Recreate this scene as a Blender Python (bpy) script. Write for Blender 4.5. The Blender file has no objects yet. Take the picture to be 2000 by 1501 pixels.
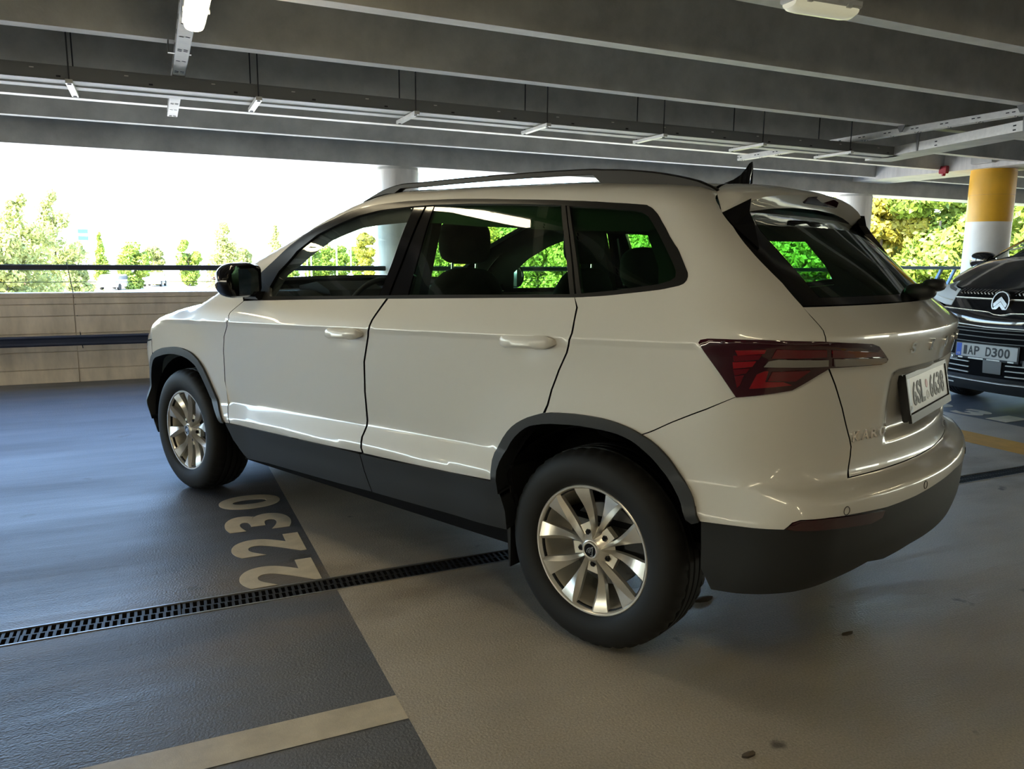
import bpy, bmesh, math, random
import numpy as np
from mathutils import Vector, Matrix
from mathutils.geometry import delaunay_2d_cdt
SC = bpy.context.scene
COL = SC.collection
# ------------------------------------------------------------------ camera, sky, sun, exposure
cam = bpy.data.objects.new('camera', bpy.data.cameras.new('camera'))
COL.objects.link(cam)
SC.camera = cam
cam.data.sensor_width = 36.0
cam.data.lens = 1506.385 / 2000 * 36.0
cam.data.clip_start = 0.05
cam.data.clip_end = 2000
_yaw, _pitch, _roll = -0.434144918, 0.161516689, 0.00908522993
_f = Vector((-math.sin(_yaw) * math.cos(_pitch), math.cos(_yaw) * math.cos(_pitch), -math.sin(_pitch)))
_r = Vector((math.cos(_yaw), math.sin(_yaw), 0))
_u = _r.cross(_f)
_r2 = _r * math.cos(_roll) + _u * math.sin(_roll)
_u2 = -_r * math.sin(_roll) + _u * math.cos(_roll)
cam.matrix_world = Matrix(((_r2.x, _u2.x, -_f.x, -2.02574), (_r2.y, _u2.y, -_f.y, -2.41924), (_r2.z, _u2.z, -_f.z, 1.26498), (0, 0, 0, 1)))
world = bpy.data.worlds.new('sky')
SC.world = world
world.use_nodes = True
_n = world.node_tree.nodes
_sky = _n.new('ShaderNodeTexSky')
_sky.sky_type = 'NISHITA'
_sky.sun_disc = False
_sky.sun_elevation = math.radians(42)
_sky.sun_rotation = math.radians(235)
_sky.air_density = 1.0
_sky.dust_density = .4
_sky.ozone_density = 3.0
_bg = _n['Background']
_bg.inputs['Strength'].default_value = 1.7
world.node_tree.links.new(_sky.outputs[0], _bg.inputs['Color'])
sun = bpy.data.objects.new('sun', bpy.data.lights.new('sun', 'SUN'))
COL.objects.link(sun)
sun.data.energy = 42.0
sun.data.angle = 0.01
sun.data.color = (1.0, 0.93, 0.8)
sun.rotation_euler = Vector((0.62, 0.42, -0.66)).to_track_quat('-Z', 'Y').to_euler()
SC.view_settings.view_transform = 'Standard'
SC.view_settings.look = 'None'
SC.view_settings.gamma = 1.0
SC.view_settings.use_curve_mapping = False
SC.view_settings.exposure = 0.3
SC.cycles.use_denoising = True
SC.cycles.max_bounces = 10
SC.cycles.transparent_max_bounces = 24
SC.cycles.sample_clamp_indirect = 6.0
random.seed(7)
RNG = np.random.default_rng(5)
# ------------------------------------------------------------------ materials
def mat(name, col, rough=.5, metal=0., coat=0., spec=.5, noise=None, bump=None, emit=None, coat_rough=.03):
    """noise = (scale, amount[, stretch xyz]); bump = (scale, strength, distance)"""
    m = bpy.data.materials.new(name)
    m.use_nodes = True
    nt = m.node_tree
    b = nt.nodes['Principled BSDF']
    b.inputs['Base Color'].default_value = (*col, 1)
    b.inputs['Roughness'].default_value = rough
    b.inputs['Metallic'].default_value = metal
    b.inputs['Coat Weight'].default_value = coat
    b.inputs['Coat Roughness'].default_value = coat_rough
    b.inputs['Specular IOR Level'].default_value = spec
    if emit:
        b.inputs['Emission Color'].default_value = (*emit[0], 1)
        b.inputs['Emission Strength'].default_value = emit[1]
    if noise or bump:
        tc = nt.nodes.new('ShaderNodeTexCoord')
    if noise:
        mp = nt.nodes.new('ShaderNodeMapping')
        mp.inputs['Scale'].default_value = noise[2] if len(noise) > 2 else (1, 1, 1)
        nz = nt.nodes.new('ShaderNodeTexNoise')
        nz.inputs['Scale'].default_value = noise[0]
        nz.inputs['Detail'].default_value = 6
        nz.inputs['Roughness'].default_value = .62
        rp = nt.nodes.new('ShaderNodeMapRange')
        rp.inputs['From Min'].default_value = .3
        rp.inputs['From Max'].default_value = .7
        rp.inputs['To Min'].default_value = 1 - noise[1]
        rp.inputs['To Max'].default_value = 1 + noise[1]
        mx = nt.nodes.new('ShaderNodeMix')
        mx.data_type = 'RGBA'
        mx.blend_type = 'MULTIPLY'
        mx.inputs[0].default_value = 1
        mx.inputs[6].default_value = (*col, 1)
        nt.links.new(tc.outputs['Object'], mp.inputs[0])
        nt.links.new(mp.outputs[0], nz.inputs['Vector'])
        nt.links.new(nz.outputs[0], rp.inputs[0])
        nt.links.new(rp.outputs[0], mx.inputs[7])
        nt.links.new(mx.outputs[2], b.inputs['Base Color'])
    if bump:
        nb = nt.nodes.new('ShaderNodeTexNoise')
        nb.inputs['Scale'].default_value = bump[0]
        nb.inputs['Detail'].default_value = 3
        bp = nt.nodes.new('ShaderNodeBump')
        bp.inputs['Strength'].default_value = bump[1]
        bp.inputs['Distance'].default_value = bump[2]
        nt.links.new(tc.outputs['Object'], nb.inputs['Vector'])
        nt.links.new(nb.outputs[0], bp.inputs['Height'])
        nt.links.new(bp.outputs[0], b.inputs['Normal'])
    return m

def glass(name, tint, gloss=1.0):
    m = bpy.data.materials.new(name)
    m.use_nodes = True
    nt = m.node_tree
    nt.nodes.remove(nt.nodes['Principled BSDF'])
    out = nt.nodes['Material Output']
    tr = nt.nodes.new('ShaderNodeBsdfTransparent')
    tr.inputs[0].default_value = (*tint, 1)
    gl = nt.nodes.new('ShaderNodeBsdfGlossy')
    gl.inputs['Roughness'].default_value = .0
    gl.inputs['Color'].default_value = (.95, 1, .97, 1)
    lw = nt.nodes.new('ShaderNodeLayerWeight')
    lw.inputs['Blend'].default_value = .5
    pw = nt.nodes.new('ShaderNodeMath')
    pw.operation = 'POWER'
    pw.inputs[1].default_value = 4.0
    ma = nt.nodes.new('ShaderNodeMath')
    ma.operation = 'MULTIPLY_ADD'
    ma.inputs[1].default_value = .85 * gloss
    ma.inputs[2].default_value = .045 * gloss
    mx = nt.nodes.new('ShaderNodeMixShader')
    nt.links.new(lw.outputs['Facing'], pw.inputs[0])
    nt.links.new(pw.outputs[0], ma.inputs[0])
    nt.links.new(ma.outputs[0], mx.inputs[0])
    nt.links.new(tr.outputs[0], mx.inputs[1])
    nt.links.new(gl.outputs[0], mx.inputs[2])
    nt.links.new(mx.outputs[0], out.inputs['Surface'])
    return m

M = {}
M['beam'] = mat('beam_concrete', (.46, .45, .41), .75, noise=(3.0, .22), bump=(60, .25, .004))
M['beam_under'] = mat('lit_underside', (.84, .79, .68), .55, noise=(4.0, .14), bump=(60, .1, .003))  # undersides kept paler than the beam sides, bounced light put into the colour
M['slab'] = mat('slab_concrete', (.40, .39, .36), .8, noise=(1.2, .2))
M['wall'] = mat('parapet_concrete', (.78, .68, .56), .75, noise=(5.0, .22, (1, 1, .35)), bump=(40, .2, .004))
M['column'] = mat('column_concrete', (.66, .63, .58), .7, noise=(8.0, .2, (1, 1, .12)), bump=(70, .15, .003))
M['yellow_paint'] = mat('yellow_column_paint', (.78, .42, .02), .4, noise=(6, .05))
M['white_paint'] = mat('white_column_paint', (.78, .78, .77), .45, noise=(5, .05))
M['line_white'] = mat('cream_line_paint', (.62, .54, .40), .42, noise=(9, .16), bump=(260, .3, .002))
M['line_yellow'] = mat('orange_line_paint', (.62, .33, .06), .5, noise=(9, .14), bump=(260, .3, .002))
M['galv'] = mat('galvanised_steel', (.56, .55, .50), .42, metal=.55, noise=(20, .1))
M['galv_dark'] = mat('dull_tray_steel', (.16, .16, .15), .5, metal=.4)
M['hole'] = mat('dark_slot', (.015, .015, .015), .9)
M['rod'] = mat('threaded_rod_steel', (.03, .03, .03), .5, metal=.5)
M['iron'] = mat('cast_iron', (.035, .035, .037), .5, metal=.6, bump=(150, .3, .002))
M['steel_edge'] = mat('zinc_channel_edge', (.5, .5, .5), .35, metal=.9)
M['rail_black'] = mat('black_rail_paint', (.03, .032, .04), .5)
M['rail_blue'] = mat('dark_blue_rail_paint', (.025, .035, .07), .45)
M['rail_teal'] = mat('steel_blue_rail_paint', (.10, .18, .26), .5)
M['red_plastic'] = mat('red_plastic', (.35, .02, .03), .4)
M['lamp_body'] = mat('lamp_housing_grey', (.6, .6, .58), .4)
M['lamp_lit'] = mat('lit_diffuser', (.9, .9, .85), .3, emit=((1.0, .84, .54), 24.0))
M['lamp_dim'] = mat('emergency_diffuser', (.75, .75, .74), .15, emit=((1.0, .95, .6), .25))
M['paint'] = mat('white_car_paint', (.66, .645, .60), .30, coat=1.0, spec=.5)
M['paint_flat'] = mat('white_car_paint_satin', (.66, .645, .60), .35, coat=.6)
M['plastic'] = mat('black_textured_plastic', (.014, .016, .018), .5, spec=.45, bump=(500, .2, .0006))
M['gloss'] = mat('piano_black', (.005, .005, .006), .10, spec=.4)
M['trim'] = mat('satin_black_trim', (.010, .010, .010), .38, spec=.35)
M['rubber'] = mat('tyre_rubber', (.009, .009, .009), .65, spec=.3, bump=(120, .15, .001))
M['rim'] = mat('silver_alloy', (.78, .75, .69), .30, metal=.8)
M['rim_in'] = mat('inner_barrel_alloy', (.80, .74, .62), .38, metal=.75)
M['chrome'] = mat('chrome', (.9, .9, .9), .16, metal=1)
M['disc'] = mat('brake_steel', (.12, .12, .12), .4, metal=.8)
M['dark'] = mat('dark_void', (.006, .006, .007), .9, spec=.1)
M['cloth'] = mat('black_seat_fabric', (.006, .0065, .007), .9, spec=.2)
M['inner'] = mat('dark_cabin_plastic', (.007, .008, .009), .6, spec=.25)
M['glass'] = glass('clear_green_glass', (.86, .95, .90))
M['privacy'] = glass('green_privacy_glass', (.36, .66, .38))
M['privacy_rear'] = glass('green_privacy_glass_rear', (.28, .60, .34), .55)
M['lens_dark'] = mat('smoked_red_lens', (.030, .002, .006), .06, coat=1)
M['lens_red'] = mat('red_lens', (.10, .002, .007), .10, coat=1)
M['lens_bright'] = mat('bright_red_lens', (.22, .005, .010), .14, coat=1)
M['lens_clear'] = mat('clear_lens', (.20, .19, .175), .10, coat=1)
M['plate'] = mat('plate_white', (.52, .52, .50), .35)
M['plate_blue'] = mat('plate_blue_band', (.02, .10, .55), .35)
M['plate_pale'] = mat('plate_pale_band', (.38, .46, .55), .35)
M['ink'] = mat('plate_black_lettering', (.012, .012, .012), .5)
M['green_sticker'] = mat('green_sticker', (.03, .25, .14), .5)
M['black_paint'] = mat('black_car_paint', (.007, .007, .009), .12, coat=1.0)
M['headlamp'] = mat('headlamp_lens', (.75, .78, .80), .08, coat=1)
M['mirror'] = mat('mirror_glass', (.55, .58, .62), .03, metal=1)
M['amber'] = mat('amber_lens', (.6, .2, .01), .2, coat=1)
M['leaf'] = mat('green_leaves', (.20, .27, .035), .6, noise=(1.5, .35))
M['leaf2'] = mat('yellowing_leaves', (.30, .26, .028), .6, noise=(1.5, .3))
M['leaf3'] = mat('pale_needles', (.28, .30, .09), .6, noise=(1.5, .3))
M['bark'] = mat('bark', (.12, .09, .06), .9)
M['ground'] = mat('pale_tarmac', (.42, .42, .40), .9, noise=(.2, .15))
M['lawn'] = mat('dry_grass', (.26, .27, .09), .9, noise=(.5, .3))
M['white_wall'] = mat('white_cladding', (.85, .85, .84), .6)
M['pane'] = mat('distant_window_pane', (.10, .11, .15), .2)
M['cyan'] = mat('cyan_sign_panel', (.02, .42, .62), .4)
M['pole'] = mat('pale_pole', (.7, .7, .7), .5)

def leafy(m):
    nt = m.node_tree
    b = nt.nodes['Principled BSDF']
    b.inputs['Transmission Weight'].default_value = 0
    tl = nt.nodes.new('ShaderNodeBsdfTranslucent')
    src = b.inputs['Base Color'].links[0].from_socket
    nt.links.new(src, tl.inputs['Color'])
    mx = nt.nodes.new('ShaderNodeMixShader')
    mx.inputs[0].default_value = .4
    nt.links.new(b.outputs[0], mx.inputs[1])
    nt.links.new(tl.outputs[0], mx.inputs[2])
    nt.links.new(mx.outputs[0], nt.nodes['Material Output'].inputs['Surface'])
for _k in ('leaf', 'leaf2', 'leaf3'):
    leafy(M[_k])

def floor_material():
    m = bpy.data.materials.new('coated_deck')
    m.use_nodes = True
    nt = m.node_tree
    N, Lk = nt.nodes, nt.links
    b = N['Principled BSDF']
    tc = N.new('ShaderNodeTexCoord')
    sep = N.new('ShaderNodeSeparateXYZ')
    Lk.new(tc.outputs['Object'], sep.inputs[0])
    def math_(op, a, bb=None):
        n = N.new('ShaderNodeMath')
        n.operation = op
        for i, v in enumerate((a, bb)):
            if v is None:
                continue
            if isinstance(v, (int, float)):
                n.inputs[i].default_value = v
            else:
                Lk.new(v, n.inputs[i])
        return n.outputs[0]
    left = math_('LESS_THAN', sep.outputs[0], -1.45)
    right = math_('GREATER_THAN', sep.outputs[0], 4.10)
    bay = math_('MAXIMUM', left, right)
    def noise(scale, stretch=(1, 1, 1), detail=5):
        mp = N.new('ShaderNodeMapping')
        mp.inputs['Scale'].default_value = stretch
        n = N.new('ShaderNodeTexNoise')
        n.inputs['Scale'].default_value = scale
        n.inputs['Detail'].default_value = detail
        Lk.new(tc.outputs['Object'], mp.inputs[0])
        Lk.new(mp.outputs[0], n.inputs['Vector'])
        return n.outputs[0]
    def mix(fac, a, bb, blend='MIX'):
        n = N.new('ShaderNodeMix')
        n.data_type = 'RGBA'
        n.blend_type = blend
        if isinstance(fac, (int, float)):
            n.inputs[0].default_value = fac
        else:
            Lk.new(fac, n.inputs[0])
        for i, v in ((6, a), (7, bb)):
            if isinstance(v, tuple):
                n.inputs[i].default_value = (*v, 1)
            else:
                Lk.new(v, n.inputs[i])
        return n.outputs[2]
    def rng(v, a, bb, c, d):
        n = N.new('ShaderNodeMapRange')
        for k, x in zip(('From Min', 'From Max', 'To Min', 'To Max'), (a, bb, c, d)):
            n.inputs[k].default_value = x
        Lk.new(v, n.inputs[0])
        return n.outputs[0]
    base = mix(bay, (.47, .415, .33), (.085, .092, .108))
    blot = rng(noise(1.4, (1, 1.8, 1)), .3, .72, .80, 1.14)
    grain = rng(noise(160, detail=2), .3, .7, .82, 1.18)
    sm = N.new('ShaderNodeMath')
    sm.operation = 'MULTIPLY'
    Lk.new(blot, sm.inputs[0])
    Lk.new(grain, sm.inputs[1])
    base = mix(1.0, base, sm.outputs[0], 'MULTIPLY')
    # dirt washed towards the drain
    near = rng(math_('ABSOLUTE', math_('SUBTRACT', sep.outputs[1], .47)), .08, .75, .75, 0)
    near = math_('MULTIPLY', near, rng(noise(2.2, (.6, 1.2, 1)), .45, .62, 0, 1))
    base = mix(near, base, (.17, .13, .085))
    spots = rng(noise(5.5, detail=3), .69, .74, 0, .75)
    base = mix(spots, base, (.04, .035, .03))
    Lk.new(base, b.inputs['Base Color'])
    Lk.new(rng(noise(.9, (.5, 2.6, 1)), .3, .7, .36, .58), b.inputs['Roughness'])
    b.inputs['Specular IOR Level'].default_value = .85
    bp = N.new('ShaderNodeBump')
    bp.inputs['Strength'].default_value = .6
    bp.inputs['Distance'].default_value = .004
    Lk.new(noise(125, detail=2), bp.inputs['Height'])
    bp2 = N.new('ShaderNodeBump')
    bp2.inputs['Strength'].default_value = .5
    bp2.inputs['Distance'].default_value = .02
    Lk.new(noise(2.5, (.35, 2.2, 1), 4), bp2.inputs['Height'])
    Lk.new(bp.outputs[0], bp2.inputs['Normal'])
    Lk.new(bp2.outputs[0], b.inputs['Normal'])
    return m
M['floor'] = floor_material()
# ------------------------------------------------------------------ mesh helpers
class MB:
    """collects simple solids into one mesh"""
    def __init__(self):
        self.v, self.f, self.mi = [], [], []
        self.m = 0
    def add(self, vs, fs):
        n = len(self.v)
        self.v += [tuple(map(float, p)) for p in vs]
        self.f += [tuple(i + n for i in q) for q in fs]
        self.mi += [self.m] * len(fs)
        return self
    def box(self, x0, x1, y0, y1, z0, z1):
        return self.add([(x0, y0, z0), (x1, y0, z0), (x1, y1, z0), (x0, y1, z0), (x0, y0, z1), (x1, y0, z1), (x1, y1, z1), (x0, y1, z1)],
                        [(3, 2, 1, 0), (4, 5, 6, 7), (0, 1, 5, 4), (1, 2, 6, 5), (2, 3, 7, 6), (3, 0, 4, 7)])
    def bbox(self, x0, x1, y0, y1, z0, z1, b):
        """box with chamfered edges along its longest axis"""
        s = [x1 - x0, y1 - y0, z1 - z0]
        a = s.index(max(s))
        lo, hi = [x0, y0, z0], [x1, y1, z1]
        u, w = [i for i in range(3) if i != a]
        sec = [(lo[u] + b, lo[w]), (hi[u] - b, lo[w]), (hi[u], lo[w] + b), (hi[u], hi[w] - b), (hi[u] - b, hi[w]), (lo[u] + b, hi[w]), (lo[u], hi[w] - b), (lo[u], lo[w] + b)]
        vs = []
        for e in (lo[a], hi[a]):
            for p in sec:
                q = [0, 0, 0]
                q[a], q[u], q[w] = e, p[0], p[1]
                vs.append(q)
        fs = [(i, (i + 1) % 8, 8 + (i + 1) % 8, 8 + i) for i in range(8)] + [tuple(range(7, -1, -1)), tuple(range(8, 16))]
        return self.add(vs, fs)
    def prism(self, poly, axis, a, b):
        """polygon of (u, w) in the plane across axis, extruded from a to b"""
        n = len(poly)
        def P(e, p):
            return {0: (e, p[0], p[1]), 1: (p[0], e, p[1]), 2: (p[0], p[1], e)}[axis]
        vs = [P(a, p) for p in poly] + [P(b, p) for p in poly]
        fs = [(i, (i + 1) % n, n + (i + 1) % n, n + i) for i in range(n)] + [tuple(range(n - 1, -1, -1)), tuple(range(n, 2 * n))]
        return self.add(vs, fs)
    def tube(self, pts, r, n=8, cap=True):
        pts = [Vector(p) for p in pts]
        rs = r if isinstance(r, (list, tuple)) else [r] * len(pts)
        vs = []
        up = None
        for i, p in enumerate(pts):
            t = (pts[min(i + 1, len(pts) - 1)] - pts[max(i - 1, 0)]).normalized()
            if up is None:
                up = Vector((0, 0, 1)) if abs(t.z) < .9 else Vector((1, 0, 0))
            a = t.cross(up).normalized()
            up = a.cross(t).normalized()
            for k in range(n):
                th = 2 * math.pi * k / n
                vs.append(p + (a * math.cos(th) + up * math.sin(th)) * rs[i])
        fs = []
        for i in range(len(pts) - 1):
            for k in range(n):
                fs.append((i * n + k, i * n + (k + 1) % n, (i + 1) * n + (k + 1) % n, (i + 1) * n + k))
        if cap:
            fs += [tuple(range(n - 1, -1, -1)), tuple(range((len(pts) - 1) * n, len(pts) * n))]
        return self.add(vs, fs)
    def lathe(self, prof, n=48, axis=1, c=(0, 0, 0), closed=False):
        """prof of (radius, along) revolved about the given axis"""
        vs = []
        for k in range(n):
            th = 2 * math.pi * k / n
            for r, h in prof:
                u, w = r * math.cos(th), r * math.sin(th)
                p = {0: (h, u, w), 1: (u, h, w), 2: (u, w, h)}[axis]
                vs.append((p[0] + c[0], p[1] + c[1], p[2] + c[2]))
        m = len(prof)
        fs = []
        for k in range(n):
            k2 = (k + 1) % n
            for i in range(m if closed else m - 1):
                i2 = (i + 1) % m
                fs.append((k * m + i, k * m + i2, k2 * m + i2, k2 * m + i))
        return self.add(vs, fs)
    def ellipsoid(self, c, r, nu=20, nv=12, e=2.0):
        vs, fs = [], []
        def sg(x, p):
            return math.copysign(abs(x) ** p, x)
        for i in range(nv + 1):
            ph = -math.pi / 2 + math.pi * i / nv
            for k in range(nu):
                th = 2 * math.pi * k / nu
                q = 2 / e
                vs.append((c[0] + r[0] * sg(math.cos(ph), q) * sg(math.cos(th), q), c[1] + r[1] * sg(math.cos(ph), q) * sg(math.sin(th), q), c[2] + r[2] * sg(math.sin(ph), q)))
        for i in range(nv):
            for k in range(nu):
                fs.append((i * nu + k, i * nu + (k + 1) % nu, (i + 1) * nu + (k + 1) % nu, (i + 1) * nu + k))
        return self.add(vs, fs)
    def mesh(self, name, mats, smooth=0):
        me = bpy.data.meshes.new(name)
        me.from_pydata(self.v, [], self.f)
        for m in (mats if isinstance(mats, (list, tuple)) else [mats]):
            me.materials.append(m)
        if isinstance(mats, (list, tuple)) and len(mats) > 1:
            me.polygons.foreach_set('material_index', self.mi)
        bm = bmesh.new()
        bm.from_mesh(me)
        bmesh.ops.remove_doubles(bm, verts=bm.verts, dist=1e-6)
        bmesh.ops.recalc_face_normals(bm, faces=bm.faces)
        bm.to_mesh(me)
        bm.free()
        if smooth:
            me.polygons.foreach_set('use_smooth', [True] * len(me.polygons))
            me.set_sharp_from_angle(angle=math.radians(smooth))
        me.update()
        return me
    def build(self, name, mats, parent=None, smooth=0, loc=None):
        return link(name, self.mesh(name, mats, smooth), parent, loc)

def link(name, data, parent=None, loc=None):
    o = bpy.data.objects.new(name, data)
    COL.objects.link(o)
    if parent:
        o.parent = parent
    if loc is not None:
        o.location = loc
    return o
def tag(o, label=None, cat=None, group=None, kind=None):
    if label: o['label'] = label
    if cat: o['category'] = cat
    if group: o['group'] = group
    if kind: o['kind'] = kind
    return o
def thing(name, label, cat, loc=(0, 0, 0), rz=0, group=None):
    o = link(name, None, None, loc)
    o.rotation_euler = (0, 0, rz)
    o.empty_display_size = .1
    return tag(o, label, cat, group)
def copy_tree(o, loc=None, rz=None, parent=None):
    c = o.copy()
    COL.objects.link(c)
    if parent: c.parent = parent
    if loc is not None: c.location = loc
    if rz is not None: c.rotation_euler = (0, 0, rz)
    for ch in list(o.children):
        copy_tree(ch, parent=c)
    return c
def text_mesh(name, txt, size, m, depth=.002, bold=0., sx=1., space=1.):
    cu = bpy.data.curves.new(name, 'FONT')
    cu.body = txt
    cu.size = size
    cu.extrude = depth
    cu.offset = bold
    cu.align_x = 'CENTER'
    cu.align_y = 'CENTER'
    cu.space_character = space
    o = bpy.data.objects.new(name, cu)
    COL.objects.link(o)
    bpy.context.view_layer.update()
    me = bpy.data.meshes.new_from_object(o.evaluated_get(bpy.context.evaluated_depsgraph_get()))
    bpy.data.objects.remove(o)
    bpy.data.curves.remove(cu)
    n = len(me.vertices)
    co = np.empty(n * 3)
    me.vertices.foreach_get('co', co)
    co = co.reshape(-1, 3)
    lo, hi = co.min(0), co.max(0)
    co[:, 0] = (co[:, 0] - (lo[0] + hi[0]) / 2) * sx
    co[:, 1] -= (lo[1] + hi[1]) / 2
    me.vertices.foreach_set('co', co.ravel())
    me.materials.clear()
    me.materials.append(m)
    me.name = name
    me.update()
    return me
def fit_mesh(me, w, h):
    """scale a text mesh to width w and height h"""
    n = len(me.vertices)
    co = np.empty(n * 3)
    me.vertices.foreach_get('co', co)
    co = co.reshape(-1, 3)
    s = co.max(0) - co.min(0)
    co[:, 0] *= w / s[0]
    co[:, 1] *= h / s[1]
    me.vertices.foreach_set('co', co.ravel())
    me.update()
    return me
# ------------------------------------------------------------------ the garage
fl = MB()
fl.add([(-60, -30, 0), (60, -30, 0), (60, .41, 0), (-60, .41, 0)], [(0, 1, 2, 3)])
fl.add([(-60, .53, 0), (60, .53, 0), (60, 7.0, 0), (-60, 7.0, 0)], [(0, 1, 2, 3)])
fl.add([(-60, .41, 0), (60, .41, 0), (60, .41, -.12), (-60, .41, -.12)], [(0, 1, 2, 3)])
fl.add([(-60, .53, 0), (60, .53, 0), (60, .53, -.12), (-60, .53, -.12)], [(3, 2, 1, 0)])
fl.add([(-60, .41, -.12), (60, .41, -.12), (60, .53, -.12), (-60, .53, -.12)], [(0, 1, 2, 3)])
tag(fl.build('floor', M['floor']), kind='structure')
MB().box(-60, 60, -30, 7.0, -.5, -.121).build('floor_slab', M['slab'])['kind'] = 'structure'
# slab above with the downstand ribs that run along the wall
o = MB().box(-60, 60, -30, 6.82, 3.02, 3.35).build('ceiling', M['slab'])
tag(o, kind='structure')
def rib_mesh(x0, x1):
    b = MB()
    sec = [(-.05, 2.5), (.05, 2.5), (.085, 3.02), (-.085, 3.02)]
    b.m = 0
    b.prism(sec, 0, x0, x1)
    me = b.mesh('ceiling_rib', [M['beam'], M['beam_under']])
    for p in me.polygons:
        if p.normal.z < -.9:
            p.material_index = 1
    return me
ribA, ribB = rib_mesh(-60, 7.75), rib_mesh(8.45, 60)
RIBS = [6.035, 4.945, 3.855, 2.76, 1.665, .675, -.42, -1.5, -2.6, -3.7, -4.8, -5.9, -7, -8.1, -9.2, -10.3, -11.4, -12.5, -13.6, -14.7, -15.8, -16.9]
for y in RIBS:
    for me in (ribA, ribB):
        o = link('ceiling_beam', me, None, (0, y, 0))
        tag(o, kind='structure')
b = MB()
b.box(-60, 60, 6.40, 6.82, 2.30, 3.02)
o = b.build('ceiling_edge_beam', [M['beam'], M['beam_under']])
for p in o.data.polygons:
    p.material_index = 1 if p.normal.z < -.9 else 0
tag(o, kind='structure')
b = MB()
b.box(7.75, 8.45, -30, 6.40, 2.47, 3.02)
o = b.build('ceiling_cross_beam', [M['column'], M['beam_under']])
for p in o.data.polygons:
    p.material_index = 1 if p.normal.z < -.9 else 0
tag(o, kind='structure')
b = MB()
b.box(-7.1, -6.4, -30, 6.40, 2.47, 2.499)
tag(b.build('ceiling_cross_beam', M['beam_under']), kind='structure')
# columns
def column(x, y, r, ztop, label, painted=False):
    t = thing('concrete_column', label, 'column', (x, y, 0))
    t['kind'] = 'structure'
    def ring(z0, z1, nm, m, rr=r):
        MB().lathe([(0, z0), (rr, z0), (rr, z1), (0, z1)], 40, 2).build(nm, m, t, 40)
    if painted:
        ring(0, 1.80, 'white_band', M['white_paint'])
        ring(1.80, 2.14, 'yellow_band', M['yellow_paint'], r + .001)
        ring(2.145, 2.43, 'yellow_band', M['yellow_paint'], r + .001)
        ring(2.135, 2.15, 'band_joint', M['line_yellow'], r - .001)
        ring(2.43, ztop, 'yellow_band', M['yellow_paint'], r - .002)
    else:
        ring(0, ztop - .03, 'shaft', M['column'])
        ring(ztop - .03, ztop, 'top_joint', M['beam'], r - .008)
    return t
column(.66, 6.62, .245, 2.30, 'round grey concrete column standing behind the white car windscreen')
column(8.07, 6.62, .265, 2.30, 'round grey concrete column behind the white car rear window')
column(8.10, 4.42, .268, 2.47, 'round column painted yellow over white behind the black car', True)
for x, y in ((-6.75, 6.62), (15.5, 6.62), (-6.75, -3.2), (8.10, -3.2), (8.10, -10.8)):
    column(x, y, .26, 2.30 if y > 6 else 2.47, 'round grey concrete column outside the picture')
# parapet: cast in lifts with board joints and upright joints between its panels
wl = MB().box(-60, 60, 6.42, 6.58, 0, .875).build('wall_front', M['wall'])
tag(wl, kind='structure')
lifts = [(0, .133), (.139, .308), (.314, .487), (.493, .662), (.668, .777), (.783, .842), (.848, .89)]
xs = [-60 + 1e-3]
x = -20.15 - 5.8 * 6
while x < 59:
    xs.append(x)
    x += 5.8
xs.append(60)
for i in range(len(xs) - 1):
    for z0, z1 in lifts:
        if xs[i + 1] < -9 or xs[i] > 14:
            pass
        b = MB()
        b.bbox(xs[i] + .004, xs[i + 1] - .004, 6.395, 6.42, z0, z1, .003)
        b.build('wall_panel', M['wall'], wl)
MB().box(-60, 60, 6.385, 6.60, .875, .893).build('wall_coping', M['wall'], wl)
bw = MB().box(-60, 60, -30.3, -30, 0, 3.02).build('wall_back', M['wall'])
tag(bw, kind='structure')
# railings
t = thing('parapet_railing', 'thin black handrail above the concrete parapet left of the white car', 'railing', (0, 6.5, .89))
MB().bbox(-60, 8.0, -.02, .02, .222, .278, .008).build('top_rail', M['rail_black'], t)
MB().tube([(-60, 0, .105), (8, 0, .105)], .0035, 6).build('wire', M['rail_black'], t)
MB().tube([(-2.79, -.02, .30), (-2.75, -.075, .0), (-2.70, -.112, -.55)], .005, 6).build('hanging_cable', M['rail_black'], t)
for x in np.arange(-19, 8, 4.3):
    if -3.9 < x < 3.5:
        continue
    MB().box(x, x + .03, -.015, .015, 0, .23).build('post', M['rail_black'], t)
t = thing('parapet_railing', 'steel blue handrail with slanted posts between white car and yellow column', 'railing', (8, 6.5, .89))
MB().bbox(0, 22, -.02, .02, .262, .315, .008).build('top_rail', M['rail_teal'], t)
for x in np.arange(1.9, 22, 1.7):
    for d in (0, .34):
        MB().add([(x + d, -.02, 0), (x + d + .05, -.02, 0), (x + d + .22, -.02, .27), (x + d + .17, -.02, .27), (x + d, .02, 0), (x + d + .05, .02, 0), (x + d + .22, .02, .27), (x + d + .17, .02, .27)],
                 [(0, 1, 2, 3), (7, 6, 5, 4), (0, 4, 5, 1), (1, 5, 6, 2), (2, 6, 7, 3), (3, 7, 4, 0)]).build('slanted_post', M['rail_teal'], t)
t = thing('guard_rail', 'dark blue steel guard rail fixed low along the concrete parapet', 'guard rail', (0, 6.25, 0))
b = MB()
b.prism([(-.03, .385), (.02, .385), (.02, .483), (-.03, .483), (-.042, .468), (-.03, .45), (-.03, .418), (-.042, .40)], 0, -60, 9)
b.build('rail', M['rail_blue'], t)
for x in np.arange(-20.5, 9, 3.1):
    MB().box(x, x + .08, .02, .15, .39, .475).build('bracket', M['rail_blue'], t)
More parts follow.
